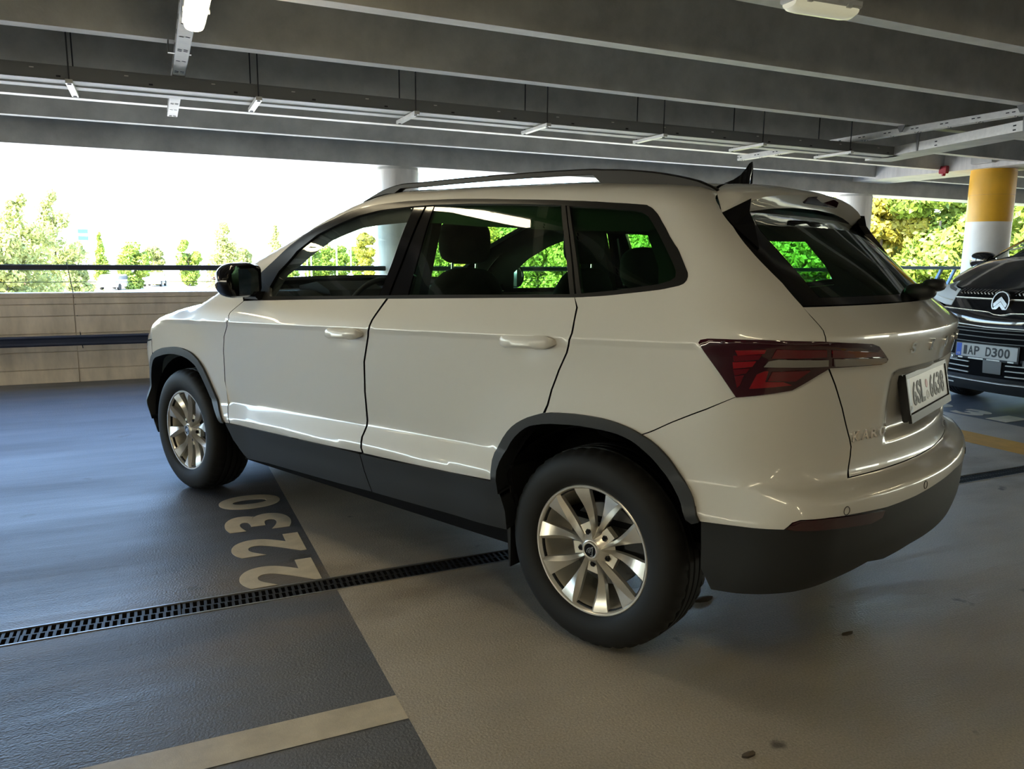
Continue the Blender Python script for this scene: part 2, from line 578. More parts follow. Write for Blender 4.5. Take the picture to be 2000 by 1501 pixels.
# drain channel with cast grates
t = thing('drain_channel', 'slotted black drain grating crossing the floor under the white car', 'drain', (0, .47, 0))
for y in (-.0605, .0535):
    MB().box(-60, 60, y, y + .007, -.03, .002).build('channel_edge', M['steel_edge'], t)
b = MB()
L = .5
for y0, y1 in ((-.053, -.046), (-.004, .004), (.046, .053)):
    b.box(0, L - .004, y0, y1, -.022, -.001)
k = 0
n = 20
for k in range(n + 1):
    x = k * (L - .004 - .010) / n
    s = .004
    b.box(x, x + .010, -.046, -.004, -.022, -.001)
    b.box(x + (s if k < n else 0), x + .010 + (s if k < n else 0), .004, .046, -.022, -.001)
gm = b.mesh('grate', M['iron'])
for i in range(-9, 16):
    link('grate', gm, t, (i * L, 0, 0))
b = MB()
b.box(-60, -4.5, -.053, .053, -.022, -.001)
b.box(8.0, 60, -.053, .053, -.022, -.001)
b.build('grate_far', M['iron'], t)['kind'] = 'stuff'
# painted markings
def flat(name, poly, m, parent=None, z=.0016, loc=None):
    b = MB()
    n = len(poly)
    b.add([(p[0], p[1], z) for p in poly], [tuple(range(n))])
    return b.build(name, m, parent, 0, loc)
o = flat('bay_line', [(-16, -.516), (-1.451, -.516), (-1.451, -.39), (-16, -.39)], M['line_white'])
tag(o, 'cream painted bay line on the dark floor at the bottom left', 'floor marking')
o = flat('lane_line', [(3.20, -12), (3.54, -12), (3.54, 6.3), (3.20, 6.3)], M['line_yellow'])
tag(o, 'orange painted line on the pale floor right of the white car', 'floor marking')
def bay_number(txt, x_foot, ys, up, label, h=.302, wch=.235):
    t = thing('bay_number', label, 'floor marking', (x_foot, ys[0], 0))
    for ch, y in zip(txt, ys):
        me = fit_mesh(text_mesh('digit', ch, .3, M['line_white'], .0008, .012), wch if ch != '1' else .17, h)
        o = link('digit', me, t, (up * h / 2, y - ys[0], .0012))
        o.rotation_euler = (0, 0, math.pi / 2 if up < 0 else -math.pi / 2)
    return t
bay_number('2230', -1.483, (.656, .992, 1.325, 1.668), -1, 'cream painted bay number 2230 left of the white car')
bay_number('2231', 4.145, (2.48, 2.15, 1.815, 1.515), 1, 'cream painted bay number on the floor in front of the black car')
# cable trays
t = thing('cable_tray', 'long perforated steel cable tray hung under the ceiling along the parapet', 'cable tray', (0, 3.32, 2.335))
b = MB()
b.box(-60, 4.98, 0, .31, 0, .003)
b.build('tray_bottom', M['beam_under'], t)
for y in (0, .308):
    MB().box(-60, 4.98, y, y + .002, 0, .085).build('side_rail', M['galv_dark'], t)
MB().box(-60, 4.98, -.004, .0, .08, .086).build('rail_lip', M['galv_dark'], t)
MB().tube([(-60, .16, -.004), (4.9, .16, -.004)], .006, 6).build('cable', M['lamp_body'], t)
sl = MB().box(-.012, .012, -.0035, 0, -.005, .005).mesh('rail_slot', M['hole'])
for i in range(-9, 10):
    for z in (.02,):
        link('rail_slot', sl, t, (i * .52 + .12, 0, z))
st = MB().box(-.012, .012, -.0035, 0, -.003, .003).mesh('rail_rivet', M['galv'])
for i in range(-9, 10):
    link('rail_rivet', st, t, (i * .52 - .02, 0, .06))
HL = 'black rods and strut carrying the long tray, '
def hanger(x, thick=.005):
    h = thing('tray_hanger', HL + 'right of the lit lamp', 'hanger', (x, 3.47, 2.33), 0, 'hangers of the long cable tray')
    for y in (-.20, .21):
        MB().tube([(0, y, -.02), (0, y, .69)], thick, 6).build('rod', M['rod'], h)
        MB().lathe([(0, -.03), (.012, -.03), (.012, -.014), (0, -.014)], 6, 2, (0, y, 0)).build('nut', M['rod'], h)
    MB().box(-.02, .02, -.23, .24, -.026, -.002).build('strut', M['galv'], h)
    return h
h0 = hanger(-1.30)
for x, w in ((-2.42, 'left of the lit lamp'), (-.19, 'above the front grey column'), (.90, 'above the white car roof rail'), (2.02, 'second left of the roof antenna'), (3.12, 'above the roof antenna'), (4.22, 'nearest the yellow column'), (-3.55, 'outside the left picture edge')):
    c = copy_tree(h0, (x, 3.47, 2.33))
    c['label'] = HL + w
def lamp_tray(x, y0, y1, label, side):
    t = thing('lamp_tray', label, 'cable tray', (x, 0, 2.43))
    MB().box(-.037, .037, y0, y1, 0, .003).build('tray_bottom', M['beam_under'], t)
    for s in (-1, 1):
        MB().box(s * .037 - .0015, s * .037 + .0015, y0, y1, 0, .055).build('side_rail', M['galv'], t)
    sm = MB().box(-.012, .012, -.005, .005, -.0012, 0).mesh('slot', M['hole'])
    ss = MB().box(-.0012, 0, -.014, .014, -.004, .004).mesh('side_slot', M['hole'])
    y = y1 - .06
    k = 0
    while y > y1 - 5.2:
        for dx in (-.016, .016):
            for dy in (0, .035):
                if k % 2 == 0 or dy == 0:
                    o = link('slot', sm, t, (dx, y + dy, -.0003))
                    o.rotation_euler = (0, 0, .5)
        for dy in (0, .05):
            link('side_slot', ss, t, (-.0388, y + dy, .03))
        y -= .29
        k += 1
    return t
def lamp_bracket(x, y, label):
    h = thing('tray_bracket', label, 'bracket', (x, y, 2.44))
    MB().prism([(-.045, .06), (.045, .06), (.012, -.0), (-.012, -.0)], 0, -.075, -.068).build('plate', M['galv_dark'], h)
    MB().prism([(-.045, .06), (.045, .06), (.012, -.0), (-.012, -.0)], 0, .045, .052).build('plate', M['galv_dark'], h)
    MB().box(-.075, .052, -.012, .012, -.003, -.0005).build('foot', M['galv'], h)
lamp_tray(-1.79, -14, 5.0, 'perforated lamp tray crossing under the ceiling above the bay number', 1)
lamp_tray(4.35, -14, 5.0, 'perforated lamp tray crossing under the ceiling above the white car tail', 1)
for x, nm in ((-1.79, 'above the bay number'), (4.35, 'above the white car tail')):
    for y, w in ((1.665, 'second'), (2.76, 'third'), (3.855, 'far')):
        lamp_bracket(x, y, 'small %s bracket holding the lamp tray %s to a rib' % (w, nm))
t = thing('cable_tray', 'short steel cable tray ending the long one beside the yellow column', 'cable tray', (4.985, 3.72, 2.335), -.24)
MB().box(0, .31, -4.2, .05, 0, .003).build('tray_bottom', M['beam_under'], t)
for x in (0, .308):
    MB().box(x, x + .002, -4.2, .05, 0, .085).build('side_rail', M['galv'], t)
sd = MB().box(-.003, 0, -.014, .014, -.005, .005).mesh('rail_slot', M['hole'])
for y in (-.1, -.16, -.22, -1.0, -1.9, -2.8):
    for z in (.02, .055):
        link('rail_slot', sd, t, (-.0005, y, z))
for y in (-.75, -2.0):
    MB().prism([(y - .03, .20), (y + .03, .20), (y + .008, .0), (y - .008, .0)], 0, -.006, 0).build('hanger_plate', M['galv_dark'], t)
# lamps
def lamp(x, y, label, length=1.25, lit=True, rz=0, z=2.425):
    t = thing('ceiling_lamp', label, 'lamp', (x, y, z), rz)
    w = .055
    sec = [(-w, 0), (w, 0), (w, -.022), (w * .8, -.03), (-w * .8, -.03), (-w, -.022)]
    MB().prism(sec, 1, -length / 2, length / 2).build('housing', M['lamp_body'], t)
    b = MB()
    n = 10
    ring = []
    for i, (yy, s) in enumerate(((-length / 2 + .005, .6), (-length / 2 + .02, .9), (-length / 2 + .06, 1), (length / 2 - .06, 1), (length / 2 - .02, .9), (length / 2 - .005, .6))):
        ring.append([(w * .85 * math.cos(math.pi * k / n) * (.85 + .15 * s), yy, -.028 - .04 * s * math.sin(math.pi * k / n) ** .6) for k in range(n + 1)])
    vs = sum(ring, [])
    fs = [(i * (n + 1) + k, i * (n + 1) + k + 1, (i + 1) * (n + 1) + k + 1, (i + 1) * (n + 1) + k) for i in range(5) for k in range(n)]
    fs += [tuple(range(n + 1)), tuple(range(5 * (n + 1), 6 * (n + 1)))]
    b.add(vs, fs).build('diffuser', M['lamp_lit'] if lit else M['lamp_dim'], t, 50)
    for s in (-1, 1):
        MB().box(-w - .004, w + .004, s * length * .3 - .012, s * length * .3 + .012, -.034, -.018).build('clip', M['lamp_body'], t)
    return t
lamp(-1.765, 1.32, 'lit fluorescent lamp under the perforated tray at the top left')
lamp(.72, .30, 'unlit grey emergency lamp under the nearest rib at the top right', .36, False, math.pi / 2 - .06, 2.40)
_ord = ('nearest', 'second', 'third', 'fourth')
for x, w in ((-1.765, 'left'), (4.35, 'right')):
    for y, n in zip((-2.2, -5.7, -9.2, -12.7), _ord):
        lamp(x, y, 'lit fluorescent lamp behind the viewer, %s on the %s tray' % (n, w))
lamp(-5.6, 4.4, 'added unseen fill lamp under a rib left of the picture', rz=math.pi / 2)  # unseen lamp added to brighten the parapet and the left floor
lamp(-9.6, 4.4, 'added unseen fill lamp under a rib far left of the picture', rz=math.pi / 2)  # second unseen lamp, added for the same wall and floor
for x, w in ((-8.3, 'far left'), (10.9, 'right'), (17.5, 'far right')):
    for y, n in zip((2.6, -1.8, -6.2, -10.6), _ord):
        lamp(x, y, 'lit fluorescent lamp outside the picture, %s of the %s row' % (n, w))
# alarm sounder and junction box on the cross beam
t = thing('alarm_sounder', 'small red alarm box on the cross beam left of the yellow column', 'alarm', (7.72, 4.86, 2.50))
MB().bbox(-.035, .03, -.05, .05, -.055, .045, .012).build('body', M['red_plastic'], t)
MB().lathe([(0, -.085), (.022, -.085), (.028, -.055), (0, -.055)], 16, 2).build('beacon', M['red_plastic'], t, 30)
t = thing('junction_box', 'brown grey cable box on the cross beam beside the yellow column', 'box', (7.70, 4.30, 2.58))
MB().bbox(-.05, .05, -.14, .14, -.06, .06, .01).build('body', M['beam'], t)
MB().tube([(0, -.14, 0), (0, -.5, .04), (0, -1.0, .05)], .012, 8).build('conduit', M['rod'], t)
# bits of litter on the deck
for (x, y, r, lb) in ((-.211, -.233, .045, 'dark crumpled leaf lying behind the white car rear tyre'), (.074, -.654, .022, 'small dark leaf scrap on the pale floor behind the white car'), (-.695, -1.031, .020, 'small dark leaf scrap on the pale floor at the bottom right')):
    t = MB()
    pts = []
    for i in range(9):
        a = i / 9 * 2 * math.pi
        pts.append((r * math.cos(a) * (1 + .3 * random.random()), .35 * r * math.sin(a) * (1 + .5 * random.random()), .004 + .004 * random.random()))
    t.add(pts + [(0, 0, .010)], [(i, (i + 1) % 9, 9) for i in range(9)])
    t.add([(p[0], p[1], .001) for p in pts], [tuple(range(8, -1, -1))])
    tag(t.build('dry_leaf', M['bark'], None, 0, (x, y, 0)), lb, 'leaf')
# ------------------------------------------------------------------ body surfaces (implicit)
def pch(xs,ys):
    """monotone-ish cubic (Catmull/pchip) interpolator, vectorised"""
    xs=np.array(xs,float);ys=np.array(ys,float);h=np.diff(xs);dl=np.diff(ys)/h
    m=np.zeros_like(ys);m[0]=dl[0];m[-1]=dl[-1]
    for i in range(1,len(xs)-1):
        if dl[i-1]*dl[i]>0:
            w1=2*h[i]+h[i-1];w2=h[i]+2*h[i-1];m[i]=(w1+w2)/(w1/dl[i-1]+w2/dl[i])
    def f(x):
        x=np.asarray(x,float);i=np.clip(np.searchsorted(xs,x)-1,0,len(xs)-2)
        t=(x-xs[i])/h[i];tc=np.clip(t,0,1);e=t-tc
        v=(2*tc**3-3*tc**2+1)*ys[i]+(tc**3-2*tc**2+tc)*h[i]*m[i]+(-2*tc**3+3*tc**2)*ys[i+1]+(tc**3-tc**2)*h[i]*m[i+1]
        return v+e*h[i]*np.where(e<0,m[i],m[i+1])
    return f
def sst(a,b,x):
    t=np.clip((x-a)/(b-a),0,1);return t*t*(3-2*t)
WP=pch([.12,.20,.26,.34,.42,.47,.496,.501,.5035,.506,.512,.580,.5865,.589,.592,.60,.66,.80,.90,.962,.9685,.971,.9735,.987,.9895,.992,1.000,1.03,1.08,1.105,1.15,1.25,1.35,1.43,1.47,1.50,1.53,1.60],
       [.74,.825,.862,.880,.891,.9005,.9056,.9063,.9064,.9058,.9036,.8764,.8743,.8738,.8738,.8743,.879,.8915,.901,.9068,.9074,.9078,.9084,.9130,.9135,.9130,.9105,.901,.879,.867,.848,.800,.750,.706,.682,.660,.632,.55])
RX=pch([.12,.20,.28,.34,.40,.48,.56,.59,.612,.630,.648,.68,.78,.95,1.00,1.045,1.060,1.09,1.135,1.27,1.40,1.43,1.47,1.55,1.65],
       [-.51,-.61,-.727,-.80,-.839,-.857,-.860,-.860,-.857,-.840,-.788,-.778,-.774,-.785,-.792,-.797,-.796,-.760,-.705,-.545,-.378,-.340,-.29,-.20,-.11])
FX=pch([.12,.2,.3,.5,.7,.8,.9,.96,1.0],[3.30,3.42,3.49,3.53,3.53,3.48,3.36,3.22,3.1])
TZ=pch([-.9,-.55,-.45,-.3,0,.3,.6,.9,1.1,1.2,1.35,1.5,1.7,1.9,2.05,2.25,2.42,2.52,2.65,2.8,3.1,3.3,3.5],
       [1.38,1.46,1.48,1.51,1.548,1.566,1.573,1.578,1.580,1.583,1.580,1.572,1.536,1.472,1.385,1.215,1.115,1.086,1.06,1.032,.955,.86,.74])
WR=2.638
def W(x,z):
    zs=z+.035*(x-1.)
    y=WP(zs)
    y=y-.075*np.clip((x-2.15)/1.2,0,2)**2.2-.055*np.clip((.15-x)/.9,0,2)**2
    g=sst(1.06,1.4,z)
    y=y-g*(.06*np.clip((.35-x)/.8,0,2)**1.7)-sst(1.0,1.12,z)*.01*np.clip((x-1.05)/1.,0,2)**2
    y=y+.06*sst(1.2,1.45,z)*np.exp(-((x-1.5)/.42)**2)
    for hx,hz in ((1.20,.938),(.237,.975)):  # HDX finger scoops behind the door handles
        y=y-.006*np.exp(-((x-hx)/.058)**2-((z-hz)/.030)**2)
    low=1-sst(.75,.98,z)
    for wx in(0,WR):
        r=np.hypot(x-wx,z-.335);y=y+low*.013*(1-sst(.40,.66,r))
    return y
def Rr(y,z):
    a=np.abs(y)
    c=.15-.05*sst(1.1,1.4,z)
    rec=.035*(1-sst(.30,.42,a))*sst(.72,.75,z)*(1-sst(.93,.955,z))
    return RX(z)+c*(a/.75)**2+rec
def Fr(y,z):
    a=np.abs(y);return FX(z)-.16*(a/.75)**2.2
def Tz(x,y):
    a=np.abs(y)
    wsh=sst(1.0,1.5,x)*(1-sst(2.4,2.7,x))
    return TZ(x+.075*wsh*(a/.7)**2)-.045*(a/.62)**2.4*(1-sst(1.2,1.7,x))-.04*(a/.7)**3*sst(2.2,2.6,x)
def smax(a,b,k):
    h=np.maximum(k-np.abs(a-b),0)/k;return np.maximum(a,b)+h*h*k/4
def f(p):
    x,y,z=p[...,0],p[...,1],p[...,2];a=np.abs(y)
    gs=(a-W(x,z))
    gs=gs*np.where(z>1.1,.88,1.)
    gr=(Rr(a,z)-x);gr=gr*np.where(z>1.1,.76,1.)
    gf=(x-Fr(a,z))
    gt=(z-Tz(x,a));sl=np.where((x>1.35)&(x<2.4),.86,1.);gt=gt*sl
    k=(.20-.07*(1-sst(.62,.72,z)))*(1-sst(1.05,1.25,z))+.10*sst(1.05,1.25,z)
    r=smax(gs,gr,k)
    r=smax(r,gf,.25)
    return smax(r,gt,.05)
class Body:
    """an implicit car body: side, corner and end panels are laid out in (s, z) along a plan line, top panels in (x, y)"""
    def __init__(self, fn, S0, CX, CY, RC, FXC, zref=2.2):
        self.f, self.S0, self.CX, self.CY, self.RC, self.FXC, self.zref = fn, S0, CX, CY, RC, FXC, zref
        self.S1 = S0 + RC * np.pi / 2
        self.S2 = self.S1 + (FXC - CX)
        self.S3 = self.S2 + RC * np.pi / 2
        self.END = self.S3 + CY
    def grad(self, p, e=2e-4):
        g = np.stack([(self.f(p + np.eye(3)[i] * e) - self.f(p - np.eye(3)[i] * e)) for i in range(3)], -1)
        return g / np.linalg.norm(g, axis=-1, keepdims=True)
    def march(self, o, d, T, n=70):
        ts = np.linspace(0, T, n)
        v = np.stack([self.f(o + d * t) for t in ts], -1)
        neg = v < 0
        i = np.argmax(neg, -1)
        i = np.where(neg.any(-1) & (i > 0), i, n - 1)
        lo, hi = ts[i - 1], ts[i]
        for _ in range(24):
            m = (lo + hi) / 2
            vm = self.f(o + d * m[:, None])
            hi = np.where(vm < 0, m, hi)
            lo = np.where(vm < 0, lo, m)
        return o + d * ((lo + hi) / 2)[:, None]
    def point(self, uv, kind):
        uv = np.asarray(uv, float)
        o = np.zeros((len(uv), 3))
        d = np.zeros((len(uv), 3))
        if kind == 't':
            o[:, 0], o[:, 1], o[:, 2] = uv[:, 0], uv[:, 1], self.zref
            d[:, 2] = -1
            return self.march(o, d, self.zref - .3)
        s, z = uv[:, 0].copy(), uv[:, 1]
        sg = np.where(s < 0, -1., 1.)
        s = np.abs(s)
        sg = np.where(s > self.END, -1., sg)
        s = np.where(s > self.END, 2 * self.END - s, s)
        a = s < self.S0
        o[:, 0] = np.where(a, 0, self.CX)
        o[:, 1] = np.where(a, s, self.CY)
        d[a, 0] = -1
        b = (s >= self.S0) & (s < self.S1)
        th = (s - self.S0) / self.RC
        d[b, 0], d[b, 1] = -np.cos(th[b]), np.sin(th[b])
        c = (s >= self.S1) & (s < self.S2)
        o[c, 0] = self.CX + s[c] - self.S1
        d[c, 1] = 1
        e = (s >= self.S2) & (s < self.S3)
        th = (s - self.S2) / self.RC
        o[e, 0] = self.FXC
        d[e, 0], d[e, 1] = np.sin(th[e]), np.cos(th[e])
        g = s >= self.S3
        o[g, 0], o[g, 1], d[g, 0] = self.FXC, self.CY - (s[g] - self.S3), 1
        o[:, 2] = z
        T = 1.6
        P = self.march(o + d * T, -d, T)
        P[:, 1] *= sg
        return P

def inside(poly, q):
    x, y = q[:, 0], q[:, 1]
    r = np.zeros(len(q), bool)
    n = len(poly)
    j = n - 1
    for i in range(n):
        xi, yi = poly[i]
        xj, yj = poly[j]
        if yi != yj:
            c = ((yi > y) != (yj > y)) & (x < (xj - xi) * (y - yi) / (yj - yi) + xi)
            r ^= c
        j = i
    return r

def panel_arrays(B, kind, poly, step=.03, off=0., flange=.02, creases=()):
    poly = [np.array(p, float) for p in poly]
    bd = []
    n = len(poly)
    for i in range(n):
        a, b = poly[i], poly[(i + 1) % n]
        k = max(1, int(math.ceil(np.linalg.norm(b - a) / step)))
        bd += [a + (b - a) * t / k for t in range(k)]
    bd = np.array(bd)
    lo, hi = bd.min(0), bd.max(0)
    gx = np.arange(lo[0] + step * .5, hi[0], step)
    gy = np.arange(lo[1] + step * .5, hi[1], step)
    g = np.array([(u, v) for v in gy for u in gx]).reshape(-1, 2)
    for zc, sl in creases:
        for dz in (-.0035, .0035):
            zz = zc + dz + sl * (gx - B.S1 + B.CX - 1.0)
            g = np.concatenate([g, np.stack([gx, zz], 1)])
    if len(g):
        g = g[inside(bd, g)]
    if len(g):
        seg = np.roll(bd, -1, 0) - bd
        L2 = (seg ** 2).sum(1) + 1e-12
        keep = np.ones(len(g), bool)
        for c0 in range(0, len(g), 400):
            q = g[c0:c0 + 400]
            t = np.clip(((q[:, None] - bd[None]) * seg[None]).sum(2) / L2[None], 0, 1)
            dd = np.linalg.norm(q[:, None] - (bd[None] + seg[None] * t[..., None]), axis=2).min(1)
            keep[c0:c0 + 400] = dd > step * .28
        g = g[keep]
    pts = np.concatenate([bd, g]) if len(g) else bd
    nb = len(bd)
    v2, _, tri, *_ = delaunay_2d_cdt([Vector(p) for p in pts], [(i, (i + 1) % nb) for i in range(nb)], [], 0, 1e-7)
    v2 = np.array([tuple(p) for p in v2])
    tri = np.array([t for t in tri if len(t) == 3])
    cen = v2[tri].mean(1)
    tri = tri[inside(bd, cen)]
    used, inv = np.unique(tri, return_inverse=True)
    v2, tri = v2[used], inv.reshape(-1, 3)
    P = B.point(v2, kind)
    N = B.grad(P)
    fn = np.cross(P[tri[:, 1]] - P[tri[:, 0]], P[tri[:, 2]] - P[tri[:, 0]])
    flip = (fn * N[tri].mean(1)).sum(1) < 0
    tri[flip] = tri[flip][:, ::-1]
    P = P + N * off
    return P, N, tri, flange

def panel_mesh(name, arr, m, mirror=False):
    P, N, tri, fl = arr
    if mirror:
        P, N, tri = P * [1, -1, 1], N * [1, -1, 1], tri[:, ::-1]
    nv = len(P)
    verts, faces = list(map(tuple, P)), [tuple(map(int, t)) for t in tri]
    nrm = [tuple(N[i]) for t in tri for i in t]
    if fl > 0:
        e = {}
        for t in tri:
            for a, b in ((t[0], t[1]), (t[1], t[2]), (t[2], t[0])):
                e[(int(a), int(b))] = 1
        edge = [k for k in e if (k[1], k[0]) not in e]
        ids = sorted(set(sum(edge, ())))
        m1 = {v: nv + i for i, v in enumerate(ids)}
        m2 = {v: nv + len(ids) + i for i, v in enumerate(ids)}
        verts += [tuple(P[v]) for v in ids] + [tuple(P[v] - N[v] * fl) for v in ids]
        for a, b in edge:
            faces.append((m1[b], m1[a], m2[a], m2[b]))
            nrm += [(0, 0, 0)] * 4
    me = bpy.data.meshes.new(name)
    me.from_pydata(verts, [], faces)
    me.materials.append(m)
    if fl > 0 and m.name.startswith(('white_car', 'black_car')):
        me.materials.append(M['dark'])  # panel edges coloured dark, painting in the shade of the gaps
        nt_ = len(tri)
        me.polygons.foreach_set('material_index', [0] * nt_ + [1] * (len(faces) - nt_))
    me.polygons.foreach_set('use_smooth', [True] * len(me.polygons))
    me.normals_split_custom_set([Vector(q) for q in nrm])
    me.update()
    return me
